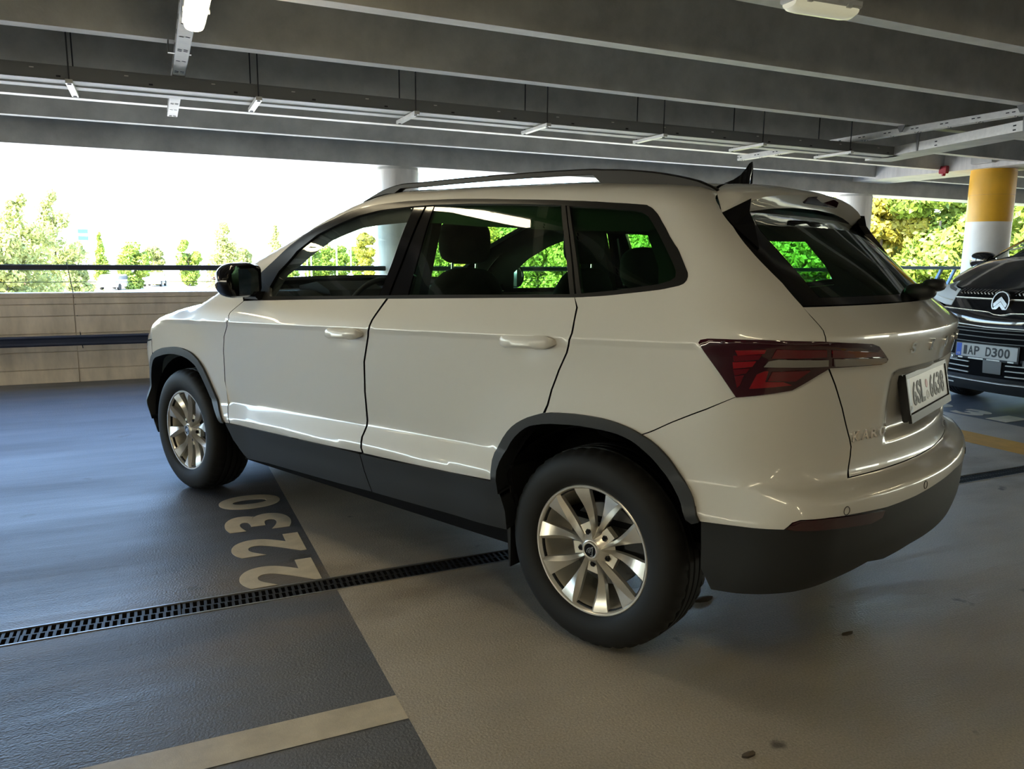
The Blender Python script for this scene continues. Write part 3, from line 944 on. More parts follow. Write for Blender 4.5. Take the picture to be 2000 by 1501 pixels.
PAN = {
'front_door': ('s', [(3.47,1.06),(3.103,1.079),(2.795,1.094),(2.524,1.107),(2.572,1.023),(2.595,0.956),(2.635,0.85),(2.649,0.724),(2.65,0.603),(2.665,0.535),(2.651,0.474),(2.883,0.465),(3.126,0.459),(3.393,0.451),(3.665,0.45),(3.712,0.522),(3.734,0.655),(3.72,0.801),(3.694,0.877),(3.652,0.932),(3.631,0.966),(3.639,0.982),(3.633,0.997),(3.555,1.054)]),
'rear_door': ('s', [(2.51,1.107),(2.17,1.122),(1.879,1.135),(1.622,1.146),(1.604,1.116),(1.598,1.054),(1.598,1.038),(1.619,0.975),(1.652,0.916),(1.682,0.849),(1.698,0.797),(1.714,0.767),(1.743,0.757),(1.772,0.746),(1.798,0.733),(1.822,0.719),(1.844,0.703),(1.865,0.683),(1.887,0.656),(1.908,0.624),(1.915,0.527),(1.919,0.546),(1.922,0.594),(1.924,0.569),(1.919,0.504),(2.136,0.488),(2.361,0.48),(2.639,0.473),(2.654,0.537),(2.638,0.605),(2.638,0.726),(2.624,0.851),(2.584,0.957),(2.561,1.023)]),
'front_glass': ('s', [(3.35,1.084),(3.378,1.126),(3.351,1.199),(3.243,1.291),(3.09,1.362),(2.953,1.404),(2.84,1.438),(2.718,1.459),(2.552,1.469),(2.582,1.116)]),
'pillar_front': ('s', [(2.543,1.468),(2.486,1.471),(2.521,1.119),(2.575,1.117)]),
'pillar_rear': ('s', [(2.474,1.471),(2.436,1.471),(2.409,1.125),(2.509,1.12)]),
'rear_glass': ('s', [(2.431,1.471),(2.233,1.468),(1.998,1.458),(1.802,1.446),(1.745,1.342),(1.692,1.242),(1.648,1.155),(2.0,1.141),(2.403,1.125)]),
'door_post': ('s', [(1.795,1.446),(1.777,1.445),(1.72,1.342),(1.668,1.242),(1.624,1.154),(1.642,1.153),(1.687,1.242),(1.739,1.342)]),
'quarter_post': ('s', [(1.771,1.444),(1.76,1.443),(1.701,1.341),(1.646,1.243),(1.601,1.159),(1.617,1.155),(1.661,1.242),(1.714,1.341)]),
'quarter_glass': ('s', [(1.755,1.441),(1.617,1.43),(1.521,1.421),(1.48,1.415),(1.452,1.401),(1.427,1.376),(1.403,1.351),(1.359,1.301),(1.314,1.25),(1.293,1.232),(1.288,1.216),(1.304,1.206),(1.346,1.194),(1.416,1.183),(1.485,1.172),(1.597,1.159),(1.643,1.243),(1.698,1.341)]),
'tail_lamp': ('s', [(1.141,1.039),(1.135,1.047),(1.111,1.052),(0.953,1.056),(0.78,1.053),(0.558,1.038),(0.52,1.029),(0.485,1.009),(0.451,0.987),(0.456,0.979),(0.484,0.974),(0.737,0.979),(0.773,0.963),(0.856,0.92),(0.953,0.904),(1.016,0.895),(1.071,0.961)]),
'side_frame': ('s', [(3.834,1.116),(3.734,1.185),(3.484,1.311),(3.234,1.407),(2.984,1.495),(2.784,1.541),(2.434,1.54),(2.034,1.535),(1.634,1.522),(1.434,1.511),(1.352,1.501),(1.329,1.486),(1.261,1.464),(1.161,1.43),(1.122,1.408),(1.033,1.365),(0.908,1.265),(0.832,1.204),(0.785,1.145),(0.768,1.113),(0.76,1.092),(0.759,1.08),(0.766,1.064),(0.765,1.052),(0.78,1.053),(0.953,1.056),(1.111,1.052),(1.135,1.047),(1.141,1.039),(1.071,0.961),(1.016,0.895),(1.018,0.896),(1.109,0.854),(1.238,0.801),(1.348,0.751),(1.365,0.76),(1.384,0.766),(1.404,0.771),(1.426,0.776),(1.452,0.78),(1.48,0.783),(1.512,0.784),(1.547,0.784),(1.586,0.783),(1.622,0.78),(1.654,0.777),(1.685,0.773),(1.703,0.768),(1.69,0.797),(1.675,0.849),(1.645,0.916),(1.612,0.975),(1.591,1.038),(1.591,1.054),(1.597,1.116),(1.62,1.146),(1.609,1.147),(1.593,1.148),(1.572,1.15),(1.546,1.152),(1.514,1.155),(1.48,1.159),(1.443,1.164),(1.404,1.169),(1.367,1.174),(1.333,1.179),(1.302,1.185),(1.277,1.189),(1.26,1.192),(1.25,1.195),(1.241,1.198),(1.235,1.203),(1.231,1.208),(1.23,1.214),(1.229,1.218),(1.231,1.223),(1.234,1.229),(1.238,1.233),(1.244,1.238),(1.256,1.248),(1.278,1.266),(1.307,1.288),(1.334,1.312),(1.357,1.335),(1.378,1.36),(1.397,1.38),(1.41,1.395),(1.42,1.405),(1.43,1.413),(1.44,1.421),(1.45,1.427),(1.46,1.431),(1.465,1.434),(1.471,1.435),(1.491,1.437),(1.54,1.442),(1.604,1.447),(1.655,1.452),(1.675,1.453),(1.683,1.454),(1.707,1.456),(1.757,1.459),(1.823,1.464),(1.909,1.469),(2.028,1.475),(2.166,1.483),(2.285,1.488),(2.37,1.491),(2.435,1.491),(2.489,1.492),(2.529,1.492),(2.557,1.492),(2.593,1.492),(2.644,1.49),(2.701,1.487),(2.756,1.483),(2.807,1.476),(2.856,1.469),(2.899,1.46),(2.932,1.451),(2.96,1.44),(2.995,1.428),(3.046,1.415),(3.104,1.4),(3.161,1.383),(3.213,1.364),(3.263,1.343),(3.313,1.318),(3.367,1.285),(3.422,1.248),(3.467,1.216),(3.497,1.193),(3.516,1.175),(3.529,1.162),(3.634,1.115)]),
'fender': ('s', [(3.671,0.45),(3.718,0.522),(3.74,0.655),(3.726,0.801),(3.7,0.877),(3.658,0.932),(3.637,0.966),(3.645,0.982),(3.639,0.997),(3.561,1.054),(3.634,1.108),(3.844,1.109),(4.034,1.026),(4.234,0.996),(4.473,0.96),(4.65,0.939),(4.611,0.8),(4.636,0.72),(4.606,0.712),(4.562,0.727),(4.513,0.74),(4.46,0.751),(4.402,0.761),(4.352,0.769),(4.301,0.776),(4.249,0.782),(4.201,0.785),(4.157,0.785),(4.117,0.783),(4.082,0.779),(4.05,0.773),(4.023,0.767),(3.997,0.756),(3.971,0.743),(3.947,0.725),(3.924,0.705),(3.902,0.679),(3.881,0.65),(3.861,0.62),(3.842,0.591),(3.824,0.562),(3.801,0.532),(3.769,0.5),(3.733,0.469),(3.707,0.447)]),
'head_lamp': ('s', [(4.617,0.8),(4.684,0.934),(4.834,0.905),(5.198,0.9),(5.348,0.875),(5.348,0.8),(4.784,0.775)]),
'front_grille': ('s', [(5.363,0.875),(5.698,0.875),(6.033,0.875),(6.033,0.66),(5.698,0.64),(5.363,0.66)]),
'front_bumper': ('s', [(5.248,0.42),(4.741,0.455),(4.738,0.545),(4.696,0.63),(4.642,0.715),(4.623,0.79),(4.784,0.768),(5.353,0.79),(5.353,0.655),(5.698,0.635),(6.043,0.655),(6.043,0.79),(6.612,0.768),(6.773,0.79),(6.753,0.715),(6.7,0.63),(6.658,0.545),(6.655,0.455),(6.148,0.42)]),
'front_bumper_lower': ('s', [(5.698,0.22),(5.248,0.22),(4.653,0.25),(4.71,0.36),(4.739,0.448),(6.656,0.448),(6.685,0.36),(6.743,0.25),(6.148,0.22)]),
'hood': ('t', [(2.42,0.0),(2.41,0.3),(2.37,0.6),(2.335,0.765),(2.5,0.783),(2.7,0.772),(2.9,0.747),(3.0,0.725),(3.1,0.62),(3.19,0.4),(3.215,0.2),(3.22,0.0),(3.215,-0.2),(3.19,-0.4),(3.1,-0.62),(3.0,-0.725),(2.9,-0.747),(2.7,-0.772),(2.5,-0.783),(2.335,-0.765),(2.37,-0.6),(2.41,-0.3)]),
'cowl': ('t', [(2.33,0.0),(2.32,0.3),(2.29,0.6),(2.27,0.75),(2.3,0.775),(2.33,0.76),(2.365,0.6),(2.405,0.3),(2.414,0.0),(2.405,-0.3),(2.365,-0.6),(2.33,-0.76),(2.3,-0.775),(2.27,-0.75),(2.29,-0.6),(2.32,-0.3)]),
'windscreen': ('t', [(1.345,0.0),(1.335,0.2),(1.31,0.4),(1.268,0.578),(1.45,0.622),(1.7,0.657),(1.95,0.692),(2.2,0.746),(2.262,0.745),(2.285,0.6),(2.315,0.3),(2.325,0.0),(2.315,-0.3),(2.285,-0.6),(2.262,-0.745),(2.2,-0.746),(1.95,-0.692),(1.7,-0.657),(1.45,-0.622),(1.268,-0.578),(1.31,-0.4),(1.335,-0.2)]),
'roof': ('t', [(1.34,0.0),(1.33,0.2),(1.305,0.4),(1.262,0.573),(0.9,0.57),(0.5,0.56),(0.1,0.54),(-0.1,0.5),(-0.178,0.455),(-0.145,0.34),(-0.125,0.2),(-0.115,0.0),(-0.125,-0.2),(-0.145,-0.34),(-0.178,-0.455),(-0.1,-0.5),(0.1,-0.54),(0.5,-0.56),(0.9,-0.57),(1.262,-0.573),(1.305,-0.4),(1.33,-0.2)]),
'tailgate': ('s', [(0.0,1.138),(0.781,1.139),(0.764,1.113),(0.756,1.092),(0.755,1.08),(0.762,1.064),(0.761,1.052),(0.734,0.978),(0.694,0.928),(0.642,0.856),(0.585,0.76),(0.576,0.738),(0.578,0.711),(0.589,0.671),(0.594,0.653),(0.5,0.653),(0.3,0.653),(0.0,0.653),(-0.3,0.653),(-0.5,0.653),(-0.594,0.653),(-0.589,0.671),(-0.578,0.711),(-0.576,0.738),(-0.585,0.76),(-0.642,0.856),(-0.694,0.928),(-0.734,0.978),(-0.761,1.052),(-0.762,1.064),(-0.755,1.08),(-0.756,1.092),(-0.764,1.113),(-0.781,1.139)]),
'rear_bumper': ('s', [(0.0,0.65),(0.3,0.65),(0.5,0.65),(0.606,0.65),(0.596,0.671),(0.585,0.711),(0.583,0.738),(0.592,0.76),(0.649,0.856),(0.701,0.928),(0.741,0.978),(0.773,0.963),(0.856,0.92),(0.953,0.904),(1.016,0.895),(1.109,0.85),(1.238,0.797),(1.348,0.747),(1.326,0.744),(1.305,0.734),(1.282,0.722),(1.26,0.708),(1.238,0.693),(1.218,0.675),(1.198,0.655),(1.179,0.637),(1.163,0.622),(1.148,0.607),(1.136,0.591),(1.127,0.571),(1.118,0.548),(1.109,0.532),(1.107,0.531),(0.981,0.539),(0.882,0.547),(0.863,0.568),(0.841,0.576),(0.759,0.578),(0.616,0.572),(0.515,0.568),(0.357,0.572),(0.197,0.581),(0.0,0.589),(-0.197,0.581),(-0.357,0.572),(-0.515,0.568),(-0.616,0.572),(-0.759,0.578),(-0.841,0.576),(-0.863,0.568),(-0.882,0.547),(-0.981,0.539),(-1.107,0.531),(-1.109,0.532),(-1.118,0.548),(-1.127,0.571),(-1.136,0.591),(-1.148,0.607),(-1.163,0.622),(-1.179,0.637),(-1.198,0.655),(-1.218,0.675),(-1.238,0.693),(-1.26,0.708),(-1.282,0.722),(-1.305,0.734),(-1.326,0.744),(-1.348,0.747),(-1.238,0.797),(-1.109,0.85),(-1.016,0.895),(-0.953,0.904),(-0.856,0.92),(-0.773,0.963),(-0.741,0.978),(-0.701,0.928),(-0.649,0.856),(-0.592,0.76),(-0.583,0.738),(-0.585,0.711),(-0.596,0.671),(-0.606,0.65),(-0.5,0.65),(-0.3,0.65)]),
'rear_bumper_lower': ('s', [(0.0,0.586),(0.197,0.578),(0.357,0.569),(0.515,0.565),(0.616,0.569),(0.759,0.575),(0.841,0.573),(0.863,0.565),(0.882,0.544),(0.981,0.536),(1.107,0.528),(1.101,0.379),(1.063,0.317),(0.981,0.323),(0.911,0.331),(0.817,0.343),(0.726,0.361),(0.617,0.383),(0.545,0.4),(0.45,0.385),(0.3,0.4),(0.0,0.4),(-0.3,0.4),(-0.45,0.385),(-0.545,0.4),(-0.617,0.383),(-0.726,0.361),(-0.817,0.343),(-0.911,0.331),(-0.981,0.323),(-1.063,0.317),(-1.101,0.379),(-1.107,0.528),(-0.981,0.536),(-0.882,0.544),(-0.863,0.565),(-0.841,0.573),(-0.759,0.575),(-0.616,0.569),(-0.515,0.565),(-0.357,0.569),(-0.197,0.578)]),
'fog_reflector': ('s', [(0.878,0.549),(0.86,0.568),(0.841,0.574),(0.759,0.576),(0.526,0.56),(0.536,0.541),(0.585,0.532),(0.756,0.545),(0.854,0.546)]),
'rear_window_border': ('s', [(0.0,1.143),(0.779,1.145),(0.828,1.204),(0.904,1.265),(1.029,1.365),(1.118,1.408),(1.05,1.424),(0.8,1.434),(0.5,1.436),(0.0,1.436),(-0.5,1.436),(-0.8,1.434),(-1.05,1.424),(-1.118,1.408),(-1.029,1.365),(-0.904,1.265),(-0.828,1.204),(-0.779,1.145)]),
'rear_window': ('s', [(0.0,1.165),(0.652,1.165),(0.676,1.224),(0.721,1.301),(0.764,1.356),(0.714,1.405),(0.5,1.415),(0.0,1.415),(-0.5,1.415),(-0.714,1.405),(-0.764,1.356),(-0.721,1.301),(-0.676,1.224),(-0.652,1.165)]),
'rear_window_ring': ('s', [(0.0,1.143),(0.779,1.145),(0.828,1.204),(0.904,1.265),(1.029,1.365),(1.118,1.408),(1.05,1.424),(0.8,1.434),(0.5,1.436),(0.0,1.436),(-0.5,1.436),(-0.8,1.434),(-1.05,1.424),(-1.118,1.408),(-1.029,1.365),(-0.904,1.265),(-0.828,1.204),(-0.779,1.145),(-0.001,1.143),(-0.001,1.165),(-0.652,1.165),(-0.676,1.224),(-0.721,1.301),(-0.764,1.356),(-0.714,1.405),(-0.5,1.415),(0.0,1.415),(0.5,1.415),(0.714,1.405),(0.764,1.356),(0.721,1.301),(0.676,1.224),(0.652,1.165),(0.0,1.165)]),
'rear_arch_trim': ('s', [(1.919,0.5),(1.917,0.505),(1.915,0.514),(1.915,0.527),(1.919,0.546),(1.924,0.569),(1.922,0.594),(1.908,0.624),(1.887,0.656),(1.865,0.683),(1.844,0.703),(1.822,0.719),(1.798,0.733),(1.772,0.746),(1.743,0.757),(1.714,0.767),(1.685,0.773),(1.654,0.777),(1.622,0.78),(1.586,0.783),(1.547,0.784),(1.512,0.784),(1.48,0.783),(1.452,0.78),(1.426,0.776),(1.404,0.771),(1.384,0.766),(1.365,0.76),(1.345,0.752),(1.326,0.744),(1.305,0.734),(1.282,0.722),(1.26,0.708),(1.238,0.693),(1.218,0.675),(1.198,0.655),(1.179,0.637),(1.163,0.622),(1.148,0.607),(1.136,0.591),(1.127,0.571),(1.118,0.548),(1.109,0.532),(1.133,0.522),(1.154,0.533),(1.163,0.551),(1.173,0.569),(1.185,0.585),(1.202,0.601),(1.22,0.618),(1.239,0.637),(1.261,0.655),(1.284,0.673),(1.306,0.688),(1.326,0.701),(1.344,0.713),(1.361,0.723),(1.378,0.731),(1.397,0.737),(1.421,0.743),(1.446,0.746),(1.477,0.748),(1.514,0.749),(1.556,0.749),(1.597,0.747),(1.636,0.743),(1.674,0.739),(1.708,0.733),(1.736,0.726),(1.761,0.719),(1.784,0.707),(1.808,0.69),(1.831,0.669),(1.851,0.646),(1.867,0.621),(1.88,0.595),(1.889,0.569),(1.892,0.54),(1.891,0.512),(1.89,0.492),(1.89,0.46)]),
'front_arch_trim': ('s', [(3.707,0.447),(3.733,0.469),(3.769,0.5),(3.801,0.532),(3.824,0.562),(3.842,0.591),(3.861,0.62),(3.881,0.65),(3.902,0.679),(3.924,0.705),(3.947,0.725),(3.971,0.743),(3.997,0.756),(4.023,0.767),(4.05,0.773),(4.082,0.779),(4.117,0.783),(4.157,0.785),(4.201,0.785),(4.249,0.782),(4.301,0.776),(4.352,0.769),(4.402,0.761),(4.46,0.751),(4.513,0.74),(4.562,0.727),(4.606,0.712),(4.641,0.695),(4.665,0.675),(4.681,0.654),(4.696,0.63),(4.712,0.603),(4.726,0.575),(4.738,0.545),(4.747,0.512),(4.744,0.478),(4.741,0.455),(4.679,0.33),(4.682,0.353),(4.685,0.386),(4.686,0.42),(4.691,0.453),(4.697,0.488),(4.699,0.52),(4.692,0.548),(4.683,0.574),(4.668,0.6),(4.649,0.629),(4.624,0.657),(4.591,0.681),(4.548,0.697),(4.496,0.707),(4.438,0.717),(4.378,0.727),(4.326,0.736),(4.276,0.742),(4.227,0.745),(4.179,0.745),(4.137,0.744),(4.103,0.74),(4.074,0.735),(4.048,0.728),(4.023,0.719),(4.001,0.709),(3.979,0.694),(3.958,0.671),(3.936,0.643),(3.915,0.614),(3.895,0.585),(3.876,0.555),(3.85,0.526),(3.811,0.496),(3.766,0.466),(3.734,0.445)]),
'sill_front': ('s', [(3.699,0.446),(3.334,0.455),(2.934,0.463),(2.662,0.467),(2.652,0.4),(2.619,0.31),(2.834,0.302),(3.134,0.296),(3.384,0.292),(3.564,0.282),(3.594,0.3),(3.664,0.37)]),
'sill_rear': ('s', [(2.656,0.467),(2.434,0.474),(2.134,0.487),(1.919,0.5),(1.886,0.46),(1.869,0.4),(1.869,0.33),(2.034,0.322),(2.284,0.315),(2.614,0.309),(2.646,0.4)]),
'side_liner': ('s', [(3.614,0.3),(3.634,1.0),(3.434,1.06),(2.534,1.1),(1.634,1.13),(1.634,0.85),(1.874,0.6),(1.864,0.34),(2.734,0.31)]),
'window_trim': ('s', [(3.529,1.162),(3.516,1.175),(3.497,1.193),(3.467,1.216),(3.422,1.248),(3.367,1.285),(3.313,1.318),(3.263,1.343),(3.213,1.364),(3.161,1.383),(3.104,1.4),(3.046,1.415),(2.995,1.428),(2.96,1.44),(2.932,1.451),(2.899,1.46),(2.856,1.469),(2.807,1.476),(2.756,1.483),(2.701,1.487),(2.644,1.49),(2.593,1.492),(2.557,1.492),(2.529,1.492),(2.489,1.492),(2.435,1.491),(2.37,1.491),(2.285,1.488),(2.166,1.483),(2.028,1.475),(1.909,1.469),(1.823,1.464),(1.757,1.459),(1.707,1.456),(1.683,1.454),(1.675,1.453),(1.655,1.452),(1.604,1.447),(1.54,1.442),(1.491,1.437),(1.471,1.435),(1.465,1.434),(1.46,1.431),(1.45,1.427),(1.44,1.421),(1.43,1.413),(1.42,1.405),(1.41,1.395),(1.397,1.38),(1.378,1.36),(1.357,1.335),(1.334,1.312),(1.307,1.288),(1.278,1.266),(1.256,1.248),(1.244,1.238),(1.238,1.233),(1.234,1.229),(1.231,1.223),(1.229,1.218),(1.23,1.214),(1.231,1.208),(1.235,1.203),(1.241,1.198),(1.25,1.195),(1.26,1.192),(1.277,1.189),(1.302,1.185),(1.333,1.179),(1.367,1.174),(1.404,1.169),(1.443,1.164),(1.48,1.159),(1.514,1.155),(1.546,1.152),(1.572,1.15),(1.593,1.148),(1.609,1.147),(1.62,1.146),(1.879,1.135),(2.17,1.122),(2.524,1.107),(2.795,1.094),(3.103,1.079),(3.409,1.063),(3.527,1.161),(3.377,1.125),(3.35,1.084),(2.582,1.116),(2.403,1.125),(2.0,1.141),(1.648,1.155),(1.597,1.159),(1.485,1.172),(1.416,1.183),(1.346,1.194),(1.304,1.206),(1.288,1.216),(1.293,1.232),(1.314,1.25),(1.359,1.301),(1.403,1.351),(1.427,1.376),(1.452,1.401),(1.48,1.415),(1.521,1.421),(1.617,1.43),(1.755,1.441),(1.802,1.446),(1.998,1.458),(2.233,1.468),(2.431,1.471),(2.552,1.469),(2.718,1.459),(2.84,1.438),(2.953,1.404),(3.09,1.362),(3.243,1.291),(3.351,1.199),(3.378,1.126)]),
'roof_side_trim': ('s', [(3.516,1.175),(3.497,1.193),(3.467,1.216),(3.422,1.248),(3.367,1.285),(3.313,1.318),(3.263,1.343),(3.213,1.364),(3.161,1.383),(3.104,1.4),(3.046,1.415),(2.995,1.428),(2.96,1.44),(2.932,1.451),(2.899,1.46),(2.856,1.469),(2.807,1.476),(2.756,1.483),(2.701,1.487),(2.644,1.49),(2.593,1.492),(2.557,1.492),(2.529,1.492),(2.489,1.492),(2.435,1.491),(2.37,1.491),(2.285,1.488),(2.166,1.483),(2.028,1.475),(1.909,1.469),(1.823,1.464),(1.757,1.459),(1.707,1.456),(1.683,1.454),(1.675,1.453),(1.655,1.452),(1.604,1.447),(1.54,1.442),(1.491,1.437),(1.471,1.435),(1.465,1.434),(1.46,1.431),(1.45,1.427),(1.44,1.421),(1.43,1.413),(1.42,1.405),(1.41,1.395),(1.397,1.38),(1.443,1.359),(1.573,1.361),(1.727,1.365),(1.773,1.366),(1.983,1.379),(2.164,1.388),(2.389,1.405),(2.565,1.411),(2.713,1.402),(2.805,1.391),(2.905,1.363),(2.99,1.338),(3.143,1.27),(3.286,1.187),(3.336,1.067),(3.47,1.09)]),
'lamp_louvre_a': ('s', [(1.028,1.028),(0.944,1.033),(0.947,1.021),(1.02,1.013)]),
'lamp_louvre_b': ('s', [(1.032,1.012),(0.953,1.018),(0.961,1.004),(1.029,0.996)]),
'lamp_louvre_c': ('s', [(1.033,0.994),(0.967,1.0),(0.977,0.984),(1.03,0.976)]),
'lamp_louvre_d': ('s', [(1.03,0.974),(0.983,0.98),(0.993,0.965),(1.025,0.957)]),
'lamp_louvre_e': ('s', [(1.025,0.955),(0.998,0.96),(1.008,0.931),(1.016,0.923)]),
'lamp_bar_side': ('s', [(0.915,1.034),(0.764,1.031),(0.759,1.011),(0.927,1.008)]),
'lamp_bar_hatch': ('s', [(0.743,1.03),(0.521,1.013),(0.494,0.998),(0.738,1.009)]),
'lamp_strip_side': ('s', [(0.934,1.001),(0.907,1.007),(0.755,1.004),(0.751,0.986),(0.946,0.985)]),
'lamp_strip_hatch': ('s', [(0.731,1.005),(0.48,0.995),(0.465,0.985),(0.489,0.978),(0.725,0.984)]),
'lamp_lower_a': ('s', [(0.963,0.963),(0.942,0.973),(0.931,0.974),(0.937,0.943),(0.886,0.944),(0.858,0.935),(0.981,0.922)]),
'lamp_lower_b': ('s', [(0.92,0.972),(0.807,0.976),(0.85,0.946),(0.931,0.946)]),
}
# ------------------------------------------------------------------ the white car (built in its own frame: x forward, y left, z up, rear axle at 0)
SUV = Body(f, .45, -.22, .45, .55, 2.85)
HEAD = math.radians(90) + .431043182
car = thing('car', 'white compact SUV with black cladding standing askew across the lane', 'car', (0, 0, 0), HEAD)
CR = [(c, -.035) for c in (.522, .582, .9705, .990)]
def part(name, m, both=True, key=None, off=0., flange=.02, step=.03, cr=(), parent=None, label=None):
    kind, poly = PAN[key or name]
    arr = panel_arrays(SUV, kind, poly, step, off, flange, cr)
    res = [link(name, panel_mesh(name, arr, m), parent or car)]
    if both:
        res.append(link(name, panel_mesh(name, arr, m, True), parent or car))
    if label:
        for r in res:
            r['label'] = label
    return res
part('front_door', M['paint'], cr=CR)
part('rear_door', M['paint'], cr=CR)
part('fender', M['paint'], cr=CR[2:])
part('side_frame', M['paint'], cr=CR[2:], key='side_frame')
part('hood', M['paint'], False, step=.05)
part('roof', M['paint'], False, step=.05)
part('cowl', M['plastic'], False, step=.05)
part('windscreen', M['glass'], False, step=.06, flange=0)
part('tailgate', M['paint'], False, step=.025, cr=[(.9415, 0), (.952, 0), (1.05, 0), (1.062, 0), (.74, 0)])
part('rear_bumper', M['paint'], False, step=.02, cr=[(.605, 0), (.620, 0), (.630, 0)])
part('rear_bumper_lower', M['plastic'], False, step=.03, off=-.004, flange=.05)
part('fog_reflector', M['lens_dark'], off=.003, flange=.01, label='dark red reflector')
part('front_bumper', M['paint'], False, step=.05)
part('front_bumper_lower', M['plastic'], False, step=.06)
part('head_lamp', M['headlamp'], off=-.002, step=.05)
part('front_grille', M['gloss'], False, off=-.01, step=.05)
part('rear_arch_trim', M['plastic'], off=.011, flange=.06)
part('front_arch_trim', M['plastic'], off=.011, flange=.06)
part('sill_front', M['plastic'], off=.006, flange=.08)
part('sill_rear', M['plastic'], off=.006, flange=.08)
part('side_liner', M['dark'], off=-.05, flange=0, step=.06)
# windows: satin trim, panes, pillar covers
part('front_window', M['glass'], key='front_glass', off=-.006, flange=0)
part('rear_door_window', M['privacy'], key='rear_glass', off=-.006, flange=0)
part('quarter_window', M['privacy'], key='quarter_glass', off=-.006, flange=0)
part('pillar_cover', M['gloss'], key='pillar_front', off=-.004)
part('pillar_cover', M['gloss'], key='pillar_rear', off=-.004)
part('window_post', M['trim'], key='door_post', off=0)
part('window_post', M['trim'], key='quarter_post', off=0)
part('window_trim', M['trim'], off=.001, flange=.012, step=.025)
# dark inner faces of the pillars and roof frame
part('pillar_lining', M['inner'], key='side_frame', off=-.032, flange=0, step=.06)
part('roof_lining', M['inner'], False, key='roof', off=-.035, flange=0, step=.1)
for _m in (False, True):
    link('rear_pillar_trim', panel_mesh('rear_pillar_trim', panel_arrays(SUV, 's', [(1.52, 1.455), (1.475, 1.385), (1.39, 1.27), (1.36, 1.19), (1.39, 1.15), (1.25, 1.18), (1.20, 1.22), (1.28, 1.30), (1.40, 1.42), (1.47, 1.46)], .05, -.05, 0), M['inner'], _m), car)
part('roof_side_trim', M['inner'], off=-.014, flange=0, step=.06)
_hd = [(1.18, -.58), (1.18, .58), (1.30, .585), (1.43, .60), (1.475, .35), (1.49, 0), (1.475, -.35), (1.43, -.60), (1.30, -.585)]
link('header_trim', panel_mesh('header_trim', panel_arrays(SUV, 't', _hd, .08, -.04, 0), M['inner']), car)
# rear glass
part('rear_window_frame', M['gloss'], False, key='rear_window_ring', off=-.003, flange=.012, step=.04)
part('rear_window', M['privacy_rear'], False, off=-.002, flange=0, step=.05)
# tail lamps
for mir in (False, True):
    kind, poly = PAN['tail_lamp']
    lampo = link('tail_lamp', panel_mesh('tail_lamp', panel_arrays(SUV, kind, poly, .03, .006, .02), M['lens_dark'], mir), car)
    for k, nm, mm, of in (('lamp_louvre_a', 'red_louvre', 'lens_bright', .0085), ('lamp_louvre_b', 'red_louvre', 'lens_red', .0085), ('lamp_louvre_c', 'red_louvre', 'lens_bright', .0085),
                          ('lamp_louvre_d', 'red_louvre', 'lens_red', .0085), ('lamp_louvre_e', 'red_louvre', 'lens_red', .0085), ('lamp_bar_side', 'red_light_bar', 'lens_red', .009),
                          ('lamp_bar_hatch', 'red_light_bar', 'lens_red', .009), ('lamp_strip_side', 'clear_strip', 'lens_clear', .012), ('lamp_strip_hatch', 'clear_strip', 'lens_clear', .012),
                          ('lamp_lower_a', 'red_segment', 'lens_bright', .008), ('lamp_lower_b', 'red_segment', 'lens_red', .010)):
        kind, poly = PAN[k]
        link(nm, panel_mesh(nm, panel_arrays(SUV, kind, poly, .04, of, .005), M[mm], mir), lampo)
# roof spoiler: lofted from the tailgate cut back to a blunt lip
ys0 = [0, .2, .347, .465, .515, .563, .605, .632]
xc = [-.122, -.132, -.158, -.192, -.210, -.236, -.266, -.286]
xe = [-.378, -.372, -.360, -.348, -.341, -.332, -.310, -.289]
ze = [1.497, 1.493, 1.484, 1.470, 1.461, 1.448, 1.428, 1.408]
fh = [.050, .050, .050, .049, .047, .038, .018, .004]
yy = np.linspace(-.632, .632, 61)
cx_, xe_, ze_, fh_ = [np.interp(np.abs(yy), ys0, a) for a in (xc, xe, ze, fh)]
P0 = SUV.point(np.stack([cx_, yy], 1), 't')
K = 8
prof = []
for i, y in enumerate(yy):
    x0, z0 = cx_[i], P0[i, 2]
    row = []
    for k in range(K + 1):
        t = k / K
        bul = .012 * math.sin(math.pi * t) * (1 if abs(y) < .55 else .3)
        row.append((x0 + (xe_[i] - x0) * t, y, z0 + (ze_[i] - z0) * t + bul))
    r = min(.008, fh_[i] * .3)
    row[-1] = (xe_[i] + r, y, ze_[i])
    row += [(xe_[i], y, ze_[i] - r), (xe_[i] + .026, y, ze_[i] - fh_[i] + r), (xe_[i] + .034, y, ze_[i] - fh_[i]), (xe_[i] + .085, y, ze_[i] - fh_[i] + .012)]
    prof.append(row)
m = len(prof[0])
b = MB()
b.add(sum(prof, []), [(i * m + k, i * m + k + 1, (i + 1) * m + k + 1, (i + 1) * m + k) for i in range(60) for k in range(m - 1)])
sp = b.build('rear_spoiler', M['paint'], car, 35)
b = MB()
bl = [(.17, 0), (.155, .016), (.10, .021), (-.10, .021), (-.155, .016), (-.17, 0), (-.15, -.004), (.15, -.004)]
pts = []
for y, z in bl:
    xx = np.interp(abs(y), ys0, xe)
    zz = np.interp(abs(y), ys0, ze) - .030
    pts.append((xx + .0115 - (z - .008) * .62 - .003, y, zz + z))
b.add(pts + [(p[0] + .008, p[1], p[2]) for p in pts], [tuple(range(8))] + [(i, (i + 1) % 8, 8 + (i + 1) % 8, 8 + i) for i in range(8)])
b.build('brake_light', M['lens_dark'], sp)
